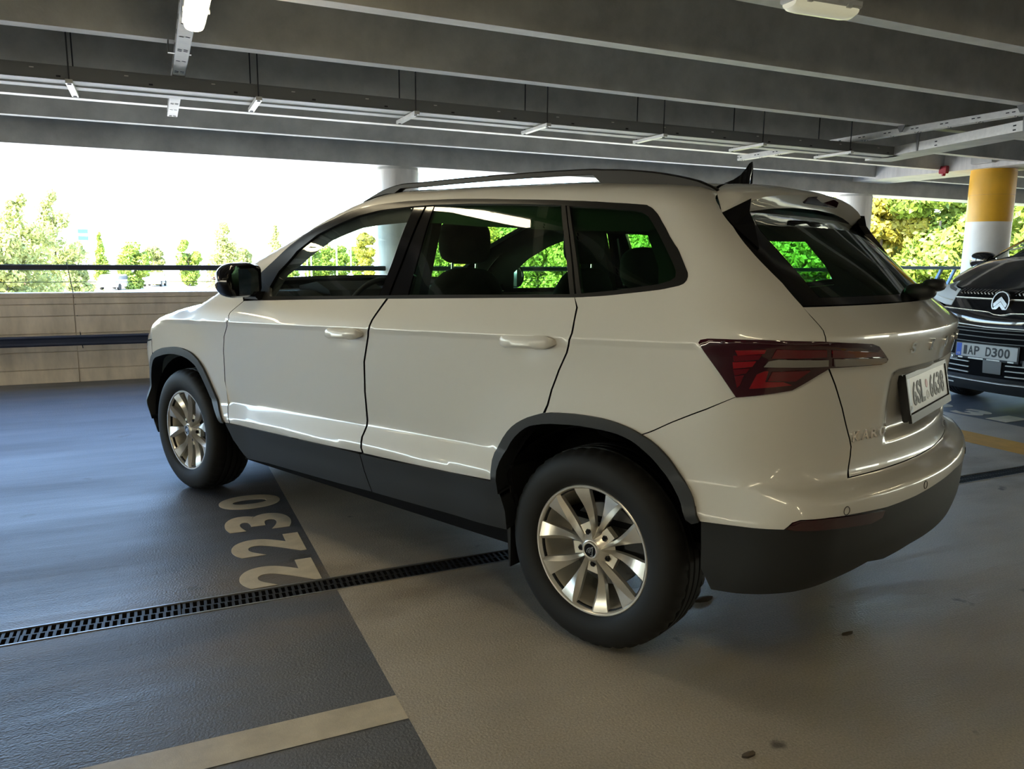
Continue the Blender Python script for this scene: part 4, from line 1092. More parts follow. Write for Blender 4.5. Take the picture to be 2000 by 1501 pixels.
for s in (-1, 1):
    b = MB()
    fin = [(-.288, .634, 1.408), (-.345, .560, 1.452), (-.350, .578, 1.412), (-.372, .590, 1.378), (-.420, .655, 1.300), (-.338, .655, 1.366)]
    fin = [(x, y * s, z) for x, y, z in fin]
    b.add(fin + [(x + .02, y - s * .03, z) for x, y, z in fin], [tuple(range(6)), tuple(range(11, 5, -1))] + [(i, (i + 1) % 6, 6 + (i + 1) % 6, 6 + i) for i in range(6)])
    b.build('spoiler_fin', M['gloss'], car)
# antenna
b = MB()
sec = []
for k, (x, w, z) in enumerate(((.075, .004, .004), (.03, .016, .016), (-.01, .019, .030), (-.035, .015, .052), (-.052, .008, .074), (-.060, .004, .080), (-.066, .003, .076), (-.055, .017, .0), )):
    pass
ft = [(.085, .0, .002), (.05, .010, .012), (.015, .014, .022), (-.012, .013, .038), (-.030, .009, .060), (-.040, .005, .078), (-.050, .004, .084), (-.052, .006, .06), (-.046, .012, .03), (-.045, .018, 0)]
top = [(x, 0, z) for x, w, z in ft]
n = len(ft)
vs = []
for x, w, z in ft:
    vs += [(x, w, z), (x, -w, z), (x + .004, w + .010, min(z, .002) - .012), (x + .004, -w - .010, min(z, .002) - .012)]
fs = []
for i in range(n - 1):
    a, c = i * 4, (i + 1) * 4
    fs += [(a, c, c + 1, a + 1), (a, a + 2, c + 2, c), (a + 1, c + 1, c + 3, a + 3)]
fs += [(0, 1, 3, 2), ((n - 1) * 4, (n - 1) * 4 + 2, (n - 1) * 4 + 3, (n - 1) * 4 + 1)]
b.add(vs, fs)
zr = SUV.point([(-.03, 0)], 't')[0, 2]
b.build('shark_fin_antenna', M['gloss'], car, 40, (-.045, 0, zr + .002))
# roof rails
for s in (-1, 1):
    xs_ = np.linspace(1.43, -.225, 44)
    b = MB()
    rows = []
    for x in xs_:
        t = (1.43 - x) / 1.655
        yb = np.interp(x, [-.225, .1, .6, 1.0, 1.43], [.50, .545, .565, .573, .60])
        zb = SUV.point([(x, yb)], 't')[0, 2]
        if t < .13:
            lift, th = .002 + .030 * (t / .13) ** .8, .012 + .012 * t / .13
            lo_ = 0. if t < .10 else lift * .55
        elif t > .74:
            u = (t - .74) / .26
            lift, th, lo_ = .046 * (1 - u ** 2.2), .026, -.004
        else:
            lift, th = .032 + .016 * math.sin((t - .13) / .61 * math.pi * .5), .022
            lo_ = lift - th + .002
        hi = zb + max(lift, .002)
        lo = zb + (lo_ if lo_ < lift else lift - .01)
        if .115 < t < .135:
            lo = zb - .004
        w = .016
        rows.append([(x, s * (yb - w), lo), (x, s * (yb - w), hi - .006), (x, s * (yb - w * .4), hi), (x, s * (yb + w * .4), hi), (x, s * (yb + w), hi - .006), (x, s * (yb + w), lo)])
    vs = sum(rows, [])
    fs = [(i * 6 + k, i * 6 + (k + 1) % 6, (i + 1) * 6 + (k + 1) % 6, (i + 1) * 6 + k) for i in range(43) for k in range(6)] + [tuple(range(6)), tuple(range(43 * 6, 44 * 6))]
    b.add(vs, fs).build('roof_rail', M['trim'], car, 40)
# door handles
def handle(xc, zc, s):
    rows = []
    n = 18
    nrm = None
    for i in range(n + 1):
        t = i / n
        x = xc + .117 - .234 * t
        z = zc - .004 + .012 * t
        yb = SUV.point([(SUV.S1 + x - SUV.CX, z + .03)], 's')[0, 1]
        e = math.sin(math.pi * min(max(t, .0), 1)) ** .28
        hgt = (.012 + .012 * min(1, t / .2)) if t < .2 else (.020 if t < .72 else .023 * (1 - ((t - .72) / .28) ** 3 * .75))
        out_ = .034 * e
        thk = .018
        rows.append([(x, s * (yb - .002 + (0 if t < .12 or t > .66 else out_ - thk)), z + hgt * .8), (x, s * (yb + out_ * .75), z + hgt), (x, s * (yb + out_), z + hgt * .45), (x, s * (yb + out_), z - hgt * .6), (x, s * (yb + out_ * .7), z - hgt),
                     (x, s * (yb - .002 + (0 if t < .12 or t > .66 else out_ - thk)), z - hgt * .8)])
    b = MB()
    vs = sum(rows, [])
    fs = [(i * 6 + k, i * 6 + (k + 1) % 6, (i + 1) * 6 + (k + 1) % 6, (i + 1) * 6 + k) for i in range(n) for k in range(6)] + [tuple(range(6)), tuple(range(n * 6, n * 6 + 6))]
    return b.add(vs, fs).build('door_handle', M['paint_flat'], car, 50)
for s in (1, -1):
    handle(1.20, .957, s)
    handle(.237, .997, s)
# wing mirrors
for s in (1, -1):
    b = MB()
    rows = []
    for i, t in enumerate(np.linspace(0, 1, 15)):
        y = .850 + .205 * t
        e = math.sqrt(max(0, 1 - max(0, (t - .62) / .38) ** 2)) if t > .62 else 1
        inn = .80 + .2 * min(1, t / .25)
        zc_, hz = 1.150 + .012 * (1 - t), .078 * e * inn + .002
        dx = .085 * e * inn + .003
        ring = []
        for k in range(20):
            th = 2 * math.pi * k / 20
            cx2, sz = math.cos(th), math.sin(th)
            px_ = dx * math.copysign(abs(cx2) ** .8, cx2)
            if px_ < -.055:
                px_ = -.055
            ring.append((1.935 + px_ - .05 * (t - .5) * .6, s * y, zc_ + hz * math.copysign(abs(sz) ** .75, sz)))
        rows.append(ring)
    vs = sum(rows, [])
    fs = [(i * 20 + k, i * 20 + (k + 1) % 20, (i + 1) * 20 + (k + 1) % 20, (i + 1) * 20 + k) for i in range(14) for k in range(20)] + [tuple(range(20)), tuple(range(280, 300))]
    wm = b.add(vs, fs).build('wing_mirror', M['gloss'], car, 50)
    b = MB()
    g = [(.870, 1.105), (.885, 1.092), (.98, 1.090), (1.015, 1.105), (1.028, 1.15), (1.012, 1.195), (.98, 1.208), (.895, 1.212), (.872, 1.195)]
    b.add([(1.8785 - .03 * ((y - .95) / .2) * .5, s * y, z) for y, z in g], [tuple(range(9))]).build('mirror_glass', M['mirror'], wm)
    MB().ellipsoid((1.965, s * 1.030, 1.165), (.045, .014, .010)).build('indicator', M['amber'], wm, 60)
    MB().bbox(1.87, 1.99, min(s * .80, s * .90), max(s * .80, s * .90), 1.068, 1.105, .012).build('mirror_foot', M['gloss'], wm, 30)
# wheels
def tyre_mesh():
    half = [(.2125, -.006), (.218, .004), (.230, .0135), (.250, .0195), (.275, .0205), (.297, .0160), (.312, .0070), (.322, -.004), (.329, -.018)]
    trd = [(.3315, -.034), (.3318, -.0415), (.325, -.043), (.325, -.050), (.3325, -.0515), (.3328, -.073), (.326, -.0745), (.326, -.0815), (.3330, -.083)]
    prof = half + trd
    prof = prof + [(r, -.19 - y) for r, y in prof[::-1]]
    prof += [(.20, -.185), (.20, -.010)]
    n = 132
    vs, fs = [], []
    for k in range(n):
        th = 2 * math.pi * k / n
        for j, (r, y) in enumerate(prof):
            if (k % 3 == 0) and .3125 < r < .3322 and (y > -.042 or y < -.148):
                r -= .006
            vs.append((r * math.cos(th), y, r * math.sin(th)))
    m_ = len(prof)
    for k in range(n):
        k2 = (k + 1) % n
        for j in range(m_):
            j2 = (j + 1) % m_
            fs.append((k * m_ + j, k * m_ + j2, k2 * m_ + j2, k2 * m_ + j))
    b = MB()
    b.add(vs, fs)
    return b.mesh('tyre', M['rubber'], 40)
TY = tyre_mesh()
RIMB = MB().lathe([(.2155, -.008), (.2165, -.002), (.2145, .003), (.2105, .003), (.2065, -.002), (.2045, -.012), (.1985, -.022), (.1965, -.045), (.192, -.075), (.185, -.105), (.183, -.18), (.20, -.182)], 96, 1).mesh('rim_barrel', M['rim_in'], 35)
LIP = MB().lathe([(.2170, -.003), (.2172, .002), (.2145, .0045), (.2095, .0040), (.2060, -.001), (.2040, -.010)], 96, 1).mesh('rim_lip', M['rim'], 40)
def spoke_mesh(sg):
    rs = np.linspace(.034, .2065, 12)
    rows = []
    for r in rs:
        t = (r - .034) / (.2065 - .034)
        a = sg * math.radians(18 - 9.5 * (1 - t) ** 1.6)           # members of a pair close up at the hub
        w = .011 + .010 * t + .044 * max(0, (t - .18) / .82) ** 1.25
        dep = -.022 + .022 * t - .020 * math.sin(math.pi * min(1, t * 1.05)) * .55
        rid = .15 + .70 * t ** .9                                       # ridge wanders across the blade
        hgt = .004 + .010 * math.sin(math.pi * min(1, .25 + .75 * t))
        if t > .93:
            hgt *= .5
        cl = r * a
        lft, rgt = cl - sg * w * .5, cl + sg * w * .5
        rd = lft + (rgt - lft) * rid
        def Q(u, y):
            th = u / r
            return (r * math.sin(th), y, r * math.cos(th))
        rows.append([Q(lft, dep - .020), Q(lft, dep - .003), Q(rd, dep + hgt), Q(rgt, dep - .006), Q(rgt, dep - .022)])
    vs = sum(rows, [])
    n = len(rows)
    fs = [(i * 5 + k, i * 5 + (k + 1) % 5, (i + 1) * 5 + (k + 1) % 5, (i + 1) * 5 + k) for i in range(n - 1) for k in range(5)] + [tuple(range(5)), tuple(range(n * 5 - 5, n * 5))]
    b = MB()
    b.add(vs, fs)
    return b.mesh('spoke', M['rim'], 22)
SPK = {1: spoke_mesh(1), -1: spoke_mesh(-1)}
HUB = MB().lathe([(.0, -.006), (.030, -.006), (.034, -.008), (.040, -.018), (.058, -.034), (.070, -.045), (.0, -.060)], 40, 1).mesh('hub', M['rim'], 40)
CAP = MB().lathe([(0, -.001), (.0225, -.001), (.024, -.003), (.024, -.008)], 32, 1).mesh('hub_cap', M['gloss'], 40)
CAPR = MB().lathe([(.0225, -.0008), (.0245, .0012), (.0275, .0010), (.0300, -.003), (.0305, -.008)], 40, 1).mesh('cap_ring', M['rim'], 40)
BLT = MB().lathe([(0, -.022), (.006, -.022), (.0095, -.025), (.0105, -.030), (.0105, -.05)], 6, 1).mesh('wheel_bolt', M['gloss'], 30)
PAD = MB().prism([(-.017, .034), (.017, .034), (.021, .086), (-.021, .086)], 1, -.055, -.032).mesh('bolt_seat', M['rim_in'])
DISC = MB().lathe([(.0, -.075), (.068, -.075), (.070, -.092), (.138, -.092), (.140, -.095), (.140, -.115), (.0, -.115)], 48, 1).mesh('brake_disc', M['disc'], 35)
CALI = MB().prism([(-.165, -.06), (-.100, -.075), (-.088, 0), (-.100, .075), (-.165, .06), (-.172, 0)], 1, -.135, -.068).mesh('brake_caliper', M['iron'])
def emblem_mesh():
    """winged arrow in a disc"""
    b = MB()
    def strip(pl, pr):
        n = len(pl)
        b.add([(x, 0, z) for x, z in pl] + [(x, 0, z) for x, z in pr], [(i, i + 1, n + i + 1, n + i) for i in range(n - 1)])
    def arc(cx, cz, r, a0, a1, n=10):
        return [(cx + r * math.cos(a0 + (a1 - a0) * i / n), cz + r * math.sin(a0 + (a1 - a0) * i / n)) for i in range(n + 1)]
    strip(arc(.004, -.006, .0165, math.radians(80), math.radians(190)), arc(.004, -.006, .0135, math.radians(80), math.radians(190)))
    strip(arc(.006, -.006, .0120, math.radians(90), math.radians(200)), arc(.006, -.006, .0095, math.radians(90), math.radians(200)))
    strip(arc(.007, -.006, .0080, math.radians(95), math.radians(210)), arc(.007, -.006, .0055, math.radians(95), math.radians(210)))
    strip([(.0085, .013), (.0095, .004), (.0085, -.006), (.009, -.018)], [(.0125, .009), (.0130, .004), (.0115, -.006), (.0125, -.016)])
    strip([(.003, .010), (.0105, .016)], [(.006, .008), (.0150, .013)])
    strip([(.002, -.016), (.0125, -.0145)], [(.004, -.0185), (.0125, -.0185)])
    return b.mesh('winged_emblem', M['chrome'])
EMB = emblem_mesh()
def wheel(name, x, y, s, spin):
    w = link(name, None, car, (x, s * y, .3326))
    w.empty_display_size = .1
    w.rotation_euler = (0, 0, 0 if s > 0 else math.pi)
    link('tyre', TY, w)
    link('rim_barrel', RIMB, w)
    link('rim_lip', LIP, w)
    link('hub', HUB, w)
    link('hub_cap', CAP, w)
    link('cap_ring', CAPR, w)
    e = link('winged_emblem', EMB, w, (0, .0008, 0))
    e.scale = (-1, 1, 1)
    link('brake_disc', DISC, w)
    link('brake_caliper', CALI, w)
    for k in range(5):
        a = spin + k * 2 * math.pi / 5
        for sg in (1, -1):
            o = link('spoke', SPK[sg], w)
            o.rotation_euler = (0, a, 0)
        ab = a + math.pi / 5
        o = link('bolt_seat', PAD, w)
        o.rotation_euler = (0, ab, 0)
        o = link('wheel_bolt', BLT, w, (.056 * math.sin(ab), 0, .056 * math.cos(ab)))
    return w
wheel('rear_wheel', 0, .868, 1, math.radians(-6))
wheel('front_wheel', 2.638, .883, 1, math.radians(12))
wheel('rear_wheel', 0, .868, -1, .3)
wheel('front_wheel', 2.638, .883, -1, .1)
# wheel wells, underbody, inner shells
for x in (0, 2.638):
    for s in (1, -1):
        b = MB()
        pr = [(.405 * math.cos(t), .34 + .395 * math.sin(t)) for t in np.linspace(.06, math.pi - .06, 20)]
        vs = [(x + p[0], s * yv, p[1]) for yv in (.45, .862) for p in pr]
        b.add(vs, [(i, i + 1, 20 + i + 1, 20 + i) for i in range(19)] + [tuple(range(20))])
        b.build('wheel_well', M['dark'], car)
b = MB()
for x0, x1, w, z0, z1 in ((-.55, -.36, .50, .42, .60), (-.40, .40, .45, .26, .62), (.36, 2.2, .80, .235, .38), (2.2, 3.08, .45, .235, .6), (3.0, 3.3, .60, .26, .5)):
    b.box(x0, x1, -w, w, z0, z1)
b.build('underbody', M['dark'], car)
b = MB()
b.box(-.40, 2.1, -.78, .78, .40, .42)
b.box(-.62, -.40, -.55, .55, .46, .48)
b.box(2.1, 3.2, -.55, .55, .62, .64)
b.build('cabin_floor', M['dark'], car)
# cabin
def seat(x, y, rear=False):
    if not rear:
        st = MB().ellipsoid((x + .30, y, .66), (.29, .25, .10), 24, 12, 3.2).build('front_seat', M['cloth'], car, 60)
        b = MB()
        b.ellipsoid((0, 0, .30), (.075, .245, .345), 24, 14, 3.0)
        o = b.build('seat_back', M['cloth'], st, 60)
        o.location = (x + .05, y, .585)
        o.rotation_euler = (0, -.12, 0)
        h = MB().ellipsoid((x - .005, y, 1.335), (.058, .135, .095), 24, 14, 3.4).build('headrest', M['cloth'], st, 60)
        for d in (-.075, .075):
            MB().tube([(x, y + d, 1.17), (x - .003, y + d, 1.27)], .006, 8).build('headrest_post', M['chrome'], st, 40)
seat(1.045, .37)
seat(.93, -.37)
rs_ = MB().ellipsoid((.42, 0, .62), (.27, .64, .10), 24, 12, 3.6).build('rear_seat', M['cloth'], car, 60)
o = MB().ellipsoid((.16, 0, .86), (.075, .64, .29), 28, 14, 3.6).build('seat_back', M['cloth'], rs_, 60)
for y in (.42, 0, -.42):
    MB().ellipsoid((.10, y, 1.235), (.055, .125, .075), 22, 12, 2.8).build('headrest', M['cloth'], rs_, 60)
MB().bbox(-.50, .06, -.62, .62, 1.00, 1.015, .004).build('parcel_shelf', M['cloth'], car)
b = MB()
b.prism([(1.72, .62), (1.74, .95), (1.80, 1.06), (1.92, 1.10), (2.15, 1.10), (2.36, 1.075), (2.36, .62)], 1, -.70, .70)
b.prism([(1.74, 1.02), (1.80, 1.105), (1.90, 1.145), (2.05, 1.12), (2.05, 1.02)], 1, .20, .54)
b.build('dashboard', M['inner'], car, 30)
b = MB()
b.lathe([(.176 + .013 * math.cos(t), .013 * math.sin(t)) for t in np.linspace(0, 2 * math.pi, 9)[:-1]], 40, 0, closed=True)
b.box(-.02, .012, -.165, .165, -.022, .018)
b.box(-.02, .012, -.022, .022, -.165, 0)
b.ellipsoid((-.012, 0, -.005), (.03, .062, .052), 16, 8, 3)
o = b.build('steering_wheel', M['inner'], car, 50, (1.66, .37, 1.0))
o.rotation_euler = (0, -.42, 0)
MB().tube([(1.66, .37, 1.0), (1.84, .37, .93)], .03, 10).build('steering_column', M['inner'], car)
MB().ellipsoid((1.71, 0, 1.40), (.018, .12, .035), 20, 10, 3).build('rear_view_mirror', M['gloss'], car, 60)
MB().tube([(1.72, 0, 1.41), (1.77, 0, 1.455)], .012, 8).build('mirror_stalk', M['inner'], car)
for s in (1, -1):
    MB().bbox(.92, 1.12, min(s * .60, s * .68), max(s * .60, s * .68), .40, .98, .02).build('centre_post', M['inner'], car)
    b = MB()
    p = [(.95, .98, .79), (1.16, .98, .79), (1.12, 1.44, .64), (.97, 1.44, .64)]
    b.add([(x, s * (y - .02), z) for x, z, y in p] + [(x, s * (y - .07), z) for x, z, y in p], [(0, 1, 2, 3), (7, 6, 5, 4), (0, 4, 5, 1), (1, 5, 6, 2), (2, 6, 7, 3), (3, 7, 4, 0)])
    b.build('centre_pillar_trim', M['dark'], car)
    p = [(-.18, 1.10, .79), (.15, 1.13, .81), (.09, 1.43, .655), (-.02, 1.43, .65)]
# number plate and lettering on the tailgate
def frame_matrix(c, n, up=(0, 0, 1)):
    z = Vector(n).normalized()
    x = Vector(up).cross(z).normalized()
    y = z.cross(x)
    return Matrix(((x.x, y.x, z.x, c[0]), (x.y, y.y, z.y, c[1]), (x.z, y.z, z.z, c[2]), (0, 0, 0, 1)))
pm = frame_matrix((-.757, -.006, .852), (-1, 0, .20))
b = MB()
b.bbox(-.272, .272, -.078, .070, -.022, -.004, .004)
b.box(-.272, .272, .056, .070, -.004, .004)
b.box(-.272, .272, -.083, -.057, -.004, .006)
b.box(-.272, -.261, -.078, .070, -.004, .004)
b.box(.261, .272, -.078, .070, -.004, .004)
pf = b.build('plate_holder', M['trim'], car)
pf.matrix_local = pm
pl = MB().bbox(-.260, .260, -.055, .055, -.004, 0, .001).build('number_plate', M['plate'], pf)
MB().box(-.258, -.220, -.053, .053, 0, .0006).build('plate_band', M['plate_pale'], pf)
def plate_text(txt, xs, parent, mat_, h=.075, w=.044, z=.0006, y=0.):
    for ch, x in zip(txt, xs):
        me = fit_mesh(text_mesh('plate_character', ch, .1, mat_, .0008, .0022), w if ch not in '1I' else .027, h)
        link('plate_character', me, parent, (x, y, z))
plate_text('6SL6638', (-.180, -.128, -.078, .040, .092, .144, .196), pf, M['ink'])
MB().lathe([(0, 0), (.014, 0), (.014, .0012), (0, .0012)], 20, 2, (-.022, .016, 0)).build('plate_sticker', M['red_plastic'], pf)
MB().lathe([(.011, 0), (.015, 0), (.015, .0012), (.011, .0012)], 20, 2, (-.018, -.022, 0), True).build('plate_sticker', M['lamp_body'], pf)
me = fit_mesh(text_mesh('plate_country', 'CZ', .03, M['plate'], .0004, .0008), .022, .014)
link('plate_country', me, pf, (-.239, -.038, .001))
def badge(txt, ys, z, w, h, nm):
    for ch, y in zip(txt, ys):
        s = abs(y) if y >= 0 else y
        # find the surface: rear end panel parameter equals y for small y, turns with the corner beyond
        q = SUV.point([(y, z)], 's')[0] if abs(y) <= SUV.S0 else None
        if q is None:
            ss = np.linspace(.45, .95, 60)
            P_ = SUV.point(np.stack([ss, np.full(60, z)], 1), 's')
            q = P_[np.argmin(abs(P_[:, 1] - abs(y)))]
            q = q * [1, math.copysign(1, y), 1]
        nn = SUV.grad(q[None])[0]
        me = fit_mesh(text_mesh(nm, ch, .05, M['chrome'], .003, .0015), w if ch != 'I' else w * .4, h)
        o = link(nm, me, car)
        o.matrix_local = frame_matrix(q + nn * .002, nn)
badge('SKODA', (.305, .153, 0, -.153, -.305), 1.012, .032, .036, 'badge_letter')
badge('KAROQ', (.545, .502, .458, .414, .368), .768, .036, .030, 'badge_letter')
# parking sensors, wiper, small closings
for q in ((-.729, .694, .588), (-.8375, .291, .594)):
    for s in (1, -1):
        q2 = np.array([q[0], q[1] * s, q[2]])
        nn = SUV.grad(q2[None])[0]
        q2 = q2 - nn * float(SUV.f(q2[None])[0])
        o = MB().lathe([(.0105, -.001), (.0118, .0006), (.0131, -.001)], 28, 2).build('parking_sensor', M['trim'], car, 40)
        o.matrix_local = frame_matrix(q2 + nn * .0006, nn)
b = MB()
b.ellipsoid((-.700, -.03, 1.168), (.050, .036, .028), 18, 10, 2.4)
b.ellipsoid((-.735, -.05, 1.190), (.036, .040, .022), 18, 10, 2.4)
wp = b.build('rear_wiper', M['plastic'], car, 60)
b = MB()
b.tube([(-.735, -.06, 1.192), (-.712, -.20, 1.196), (-.690, -.38, 1.20)], [.014, .010, .007], 8)
b.build('wiper_arm', M['plastic'], wp, 40)
MB().tube([(-.735, -.12, 1.185), (-.712, -.30, 1.192), (-.675, -.48, 1.195)], .007, 6).build('wiper_blade', M['rubber'], wp)
b = MB()
b.box(-.58, -.40, -.50, .50, .44, .46)
b.build('bumper_underside', M['plastic'], car)
for s in (1, -1):
    b = MB()
    b.prism([(.345, .18), (.345, .55), (.375, .55), (.352, .18)], 1, min(s * .66, s * .86), max(s * .66, s * .86))
    b.build('mud_flap', M['rubber'], car)
# ------------------------------------------------------------------ the black car in the opposite bay (own frame: x forward, y left, front axle at 0)
W2 = pch([.15, .22, .3, .5, .8, 1.0, 1.12, 1.25, 1.75, 1.85], [.76, .83, .87, .905, .92, .918, .905, .88, .70, .6])
FX2 = pch([.12, .2, .28, .40, .50, .62, .70, .80, .86, .92, .98, 1.03, 1.10, 1.3], [.70, .82, .865, .885, .888, .880, .876, .878, .868, .838, .80, .75, .60, .1])
TZ2 = pch([-3.6, -3.2, -2, -1.25, -1.0, -.6, -.2, -.08, .1, .3, .5, .65, .74, .80, .9], [1.6, 1.82, 1.90, 1.89, 1.84, 1.66, 1.425, 1.335, 1.29, 1.24, 1.17, 1.098, 1.035, .965, .8])
def f2(p):
    x, y, z = p[..., 0], p[..., 1], p[..., 2]
    a = np.abs(y)
    w = W2(z) - .10 * np.clip((x + .1) / 1.0, 0, 2) ** 2.2 - .05 * np.clip((-2.6 - x) / 1.0, 0, 2) ** 2
    gs = (a - w) * np.where(z > 1.2, .9, 1.)
    gf = x - (FX2(z) - .16 * (a / .75) ** 2.3)
    gr = -3.45 - x
    gt = (z - (TZ2(x + .10 * (a / .75) ** 2 * (x < -.05)) - .03 * (a / .7) ** 2)) * np.where(x < -.15, .85, .93)
    return smax(smax(smax(gs, gf, .22), gr, .2), gt, .06)
BC = Body(f2, .45, -3.0, .45, .55, .30, 2.4)
bcar = thing('car', 'black car with a chevron badge facing the viewer at the right edge', 'car', (5.10, 1.675, 0), math.pi)
E0 = BC.END
def F(y):            # front panel parameter for a lateral position (right half is y < 0)
    return E0 - y if abs(y) <= .45 else E0 - math.copysign(.45 + .55 * math.atan2(abs(y) - .45, .43), y)
def bpart(name, kind, poly, m, off=0., fl=.02, step=.04, parent=None):
    return link(name, panel_mesh(name, panel_arrays(BC, kind, poly, step, off, fl), m), parent or bcar)
def fp(L):
    return [(F(y), z) for y, z in L]
def both(L):
    return L + [(-y, z) for y, z in L[::-1]]
hd = [(.715, 0), (.708, .2), (.675, .42), (.60, .56), (.45, .70), (.2, .80), (-.10, .82), (-.135, .6), (-.15, .3), (-.155, 0)]
bpart('hood', 't', [(x, y) for x, y in hd] + [(x, -y) for x, y in hd[::-1] if y > 0], M['black_paint'])
wsx = [(-.20, 0), (-.195, .4), (-.17, .70), (-.24, .80), (-.6, .745), (-.95, .68), (-1.10, .64), (-1.17, .3), (-1.18, 0)]
bpart('windscreen', 't', wsx + [(x, -y) for x, y in wsx[::-1] if y > 0], M['glass'], fl=0, step=.06)
cw = [(-.16, 0), (-.155, .3), (-.14, .6), (-.105, .82), (-.20, .85), (-.165, .70), (-.19, .4), (-.196, 0)]
bpart('cowl', 't', cw + [(x, -y) for x, y in cw[::-1] if y > 0], M['plastic'])
rfx = [(-1.19, 0), (-1.18, .3), (-1.12, .62), (-2.2, .62), (-3.3, .58), (-3.35, 0)]
bpart('roof', 't', rfx + [(x, -y) for x, y in rfx[::-1] if y > 0], M['black_paint'], step=.1)
for s in (1, -1):
    pil = [(-.20, .86), (-.25, .81), (-.6, .755), (-.95, .69), (-1.10, .65), (-1.12, .69), (-.95, .735), (-.6, .80), (-.28, .865)]
    bpart('front_pillar', 't', [(x, s * y) for x, y in pil], M['black_paint'])
front = both([(-.80, .30), (-.82, .60), (-.82, .85), (-.70, .885), (-.45, .895), (-.43, .955), (-.43, 1.035), (-.2, 1.04)])
bpart('front_bumper', 's', fp(front), M['black_paint'])
bpart('grille_band', 's', fp(both([(-.425, .965), (-.425, 1.036), (-.2, 1.04)])), M['gloss'], off=.004)
for s in (1, -1):
    side = [(.45, .30), (.45, .62), (.38, .70), (.2, .745), (0, .75), (-.2, .745), (-.38, .68), (-.46, .5), (-.47, .28), (-3.2, .30), (-3.2, 1.05), (-.2, 1.13), (.2, 1.06), (.38, 1.02)]
    kk = [((BC.S1 + x - BC.CX) if x <= .3 else (BC.S2 + .55 * math.atan2(x - .3, .44)), z) for x, z in side]
    if s < 0:
        kk = [(2 * E0 - a, z) for a, z in kk]
    bpart('body_side', 's', kk, M['black_paint'], step=.06)
    gl = [(BC.S1 + x - BC.CX, z) for x, z in ((-3.0, 1.10), (-.75, 1.17), (-.55, 1.30), (-1.3, 1.68), (-3.0, 1.66))]
    if s < 0:
        gl = [(2 * E0 - a, z) for a, z in gl]
    bpart('side_window', 's', gl, M['gloss'], off=.002, step=.1)
    lm = [(-.425, .962), (-.43, .90), (-.50, .905), (-.60, .925), (-.74, .955), (-.80, 1.0), (-.80, 1.055), (-.72, 1.105), (-.60, 1.068), (-.50, 1.045), (-.435, 1.034)]
    hl_ = bpart('head_lamp', 's', fp([(s * -y if s > 0 else y, z) for y, z in lm]), M['headlamp'], off=.006)
    b2 = [(-.48, 1.035), (-.60, 1.055), (-.70, 1.085), (-.68, 1.06), (-.58, 1.035), (-.47, 1.015)]
    bpart('lamp_insert', 's', fp([(s * -y if s > 0 else y, z) for y, z in b2]), M['galv_dark'], off=.009, parent=hl_)
    b2 = [(-.44, .945), (-.60, .965), (-.76, .99), (-.76, .983), (-.60, .957), (-.44, .937)]
    bpart('lamp_insert', 's', fp([(s * -y if s > 0 else y, z) for y, z in b2]), M['galv'], off=.009, parent=hl_)
def bar(name, L, half, m, out_=.01, parent=None):
    """bar following the front of the car through (y, z) points"""
    ys = []
    for (y0, z0), (y1, z1) in zip(L, L[1:]):
        k = max(2, int(abs(y1 - y0) / .05))
        ys += [(y0 + (y1 - y0) * i / k, z0 + (z1 - z0) * i / k) for i in range(k)]
    ys.append(L[-1])
    P = BC.point([(F(y), z) for y, z in ys], 's')
    N = BC.grad(P)
    rows = []
    for q, n_ in zip(P, N):
        rows.append([tuple(q - n_ * .004 + (0, 0, half)), tuple(q + n_ * out_ + (0, 0, half * .6)), tuple(q + n_ * out_ - (0, 0, half * .6)), tuple(q - n_ * .004 - (0, 0, half))])
    b = MB()
    n = len(rows)
    b.add(sum(rows, []), [(i * 4 + k, i * 4 + (k + 1) % 4, (i + 1) * 4 + (k + 1) % 4, (i + 1) * 4 + k) for i in range(n - 1) for k in range(4)] + [(0, 1, 2, 3), (n * 4 - 4, n * 4 - 3, n * 4 - 2, n * 4 - 1)])
    return b.build(name, m, parent or bcar)
bar('chrome_strip', [(-.60, .885), (-.02, .862), (.0 + .02, .846), (.10, .842), (.15, .856), (.60, .885)][0:1] + [(-.06, .863), (-.01, .846), (.05, .842), (.09, .848), (.12, .859), (.60, .882)], .0045, M['chrome'])
bar('chrome_strip', [(-.42, .968), (.42, .968)], .006, M['galv'])
bar('bumper_crease', [(-.40, .768), (-.33, .758), (-.05, .742), (.45, .745)], .006, M['galv'], .006)
for y in [-.405 + .0325 * i for i in range(11)] + [.08 + .0325 * i for i in range(11)]:
    P = BC.point([(F(y), 1.012), (F(y + .022), 1.034)], 's')
    N = BC.grad(P)
    b = MB()
    v = []
    for q, n_ in zip(P, N):
        v += [tuple(q + n_ * .003 + (0, -.005, 0)), tuple(q + n_ * .003 + (0, .005, 0)), tuple(q + n_ * .016 + (0, .005, 0)), tuple(q + n_ * .016 + (0, -.005, 0))]
    b.add(v, [(0, 1, 2, 3), (7, 6, 5, 4), (0, 4, 5, 1), (1, 5, 6, 2), (2, 6, 7, 3), (3, 7, 4, 0)])
    b.build('grille_tooth', M['chrome'], bcar)
dk = bpart('lower_grille', 's', fp(both([(-.50, .50), (-.52, .60), (-.50, .735)])), M['dark'], off=.002, fl=.005)
for z in (.725, .698, .657, .613):
    bar('grille_slat', [(-.50, z + .008), (0, z), (.50, z + .008)], .005, M['galv_dark'], .012, dk)
dk = bpart('lower_grille', 's', fp(both([(-.55, .33), (-.60, .46), (-.4, .475)])), M['dark'], off=.002, fl=.005)
for z in (.450, .406, .362):
    bar('grille_slat', [(-.46, z), (-.16, z - .006)], .0055, M['galv'], .014, dk)
    bar('grille_slat', [(.15, z - .006), (.50, z)], .0055, M['galv'], .014, dk)
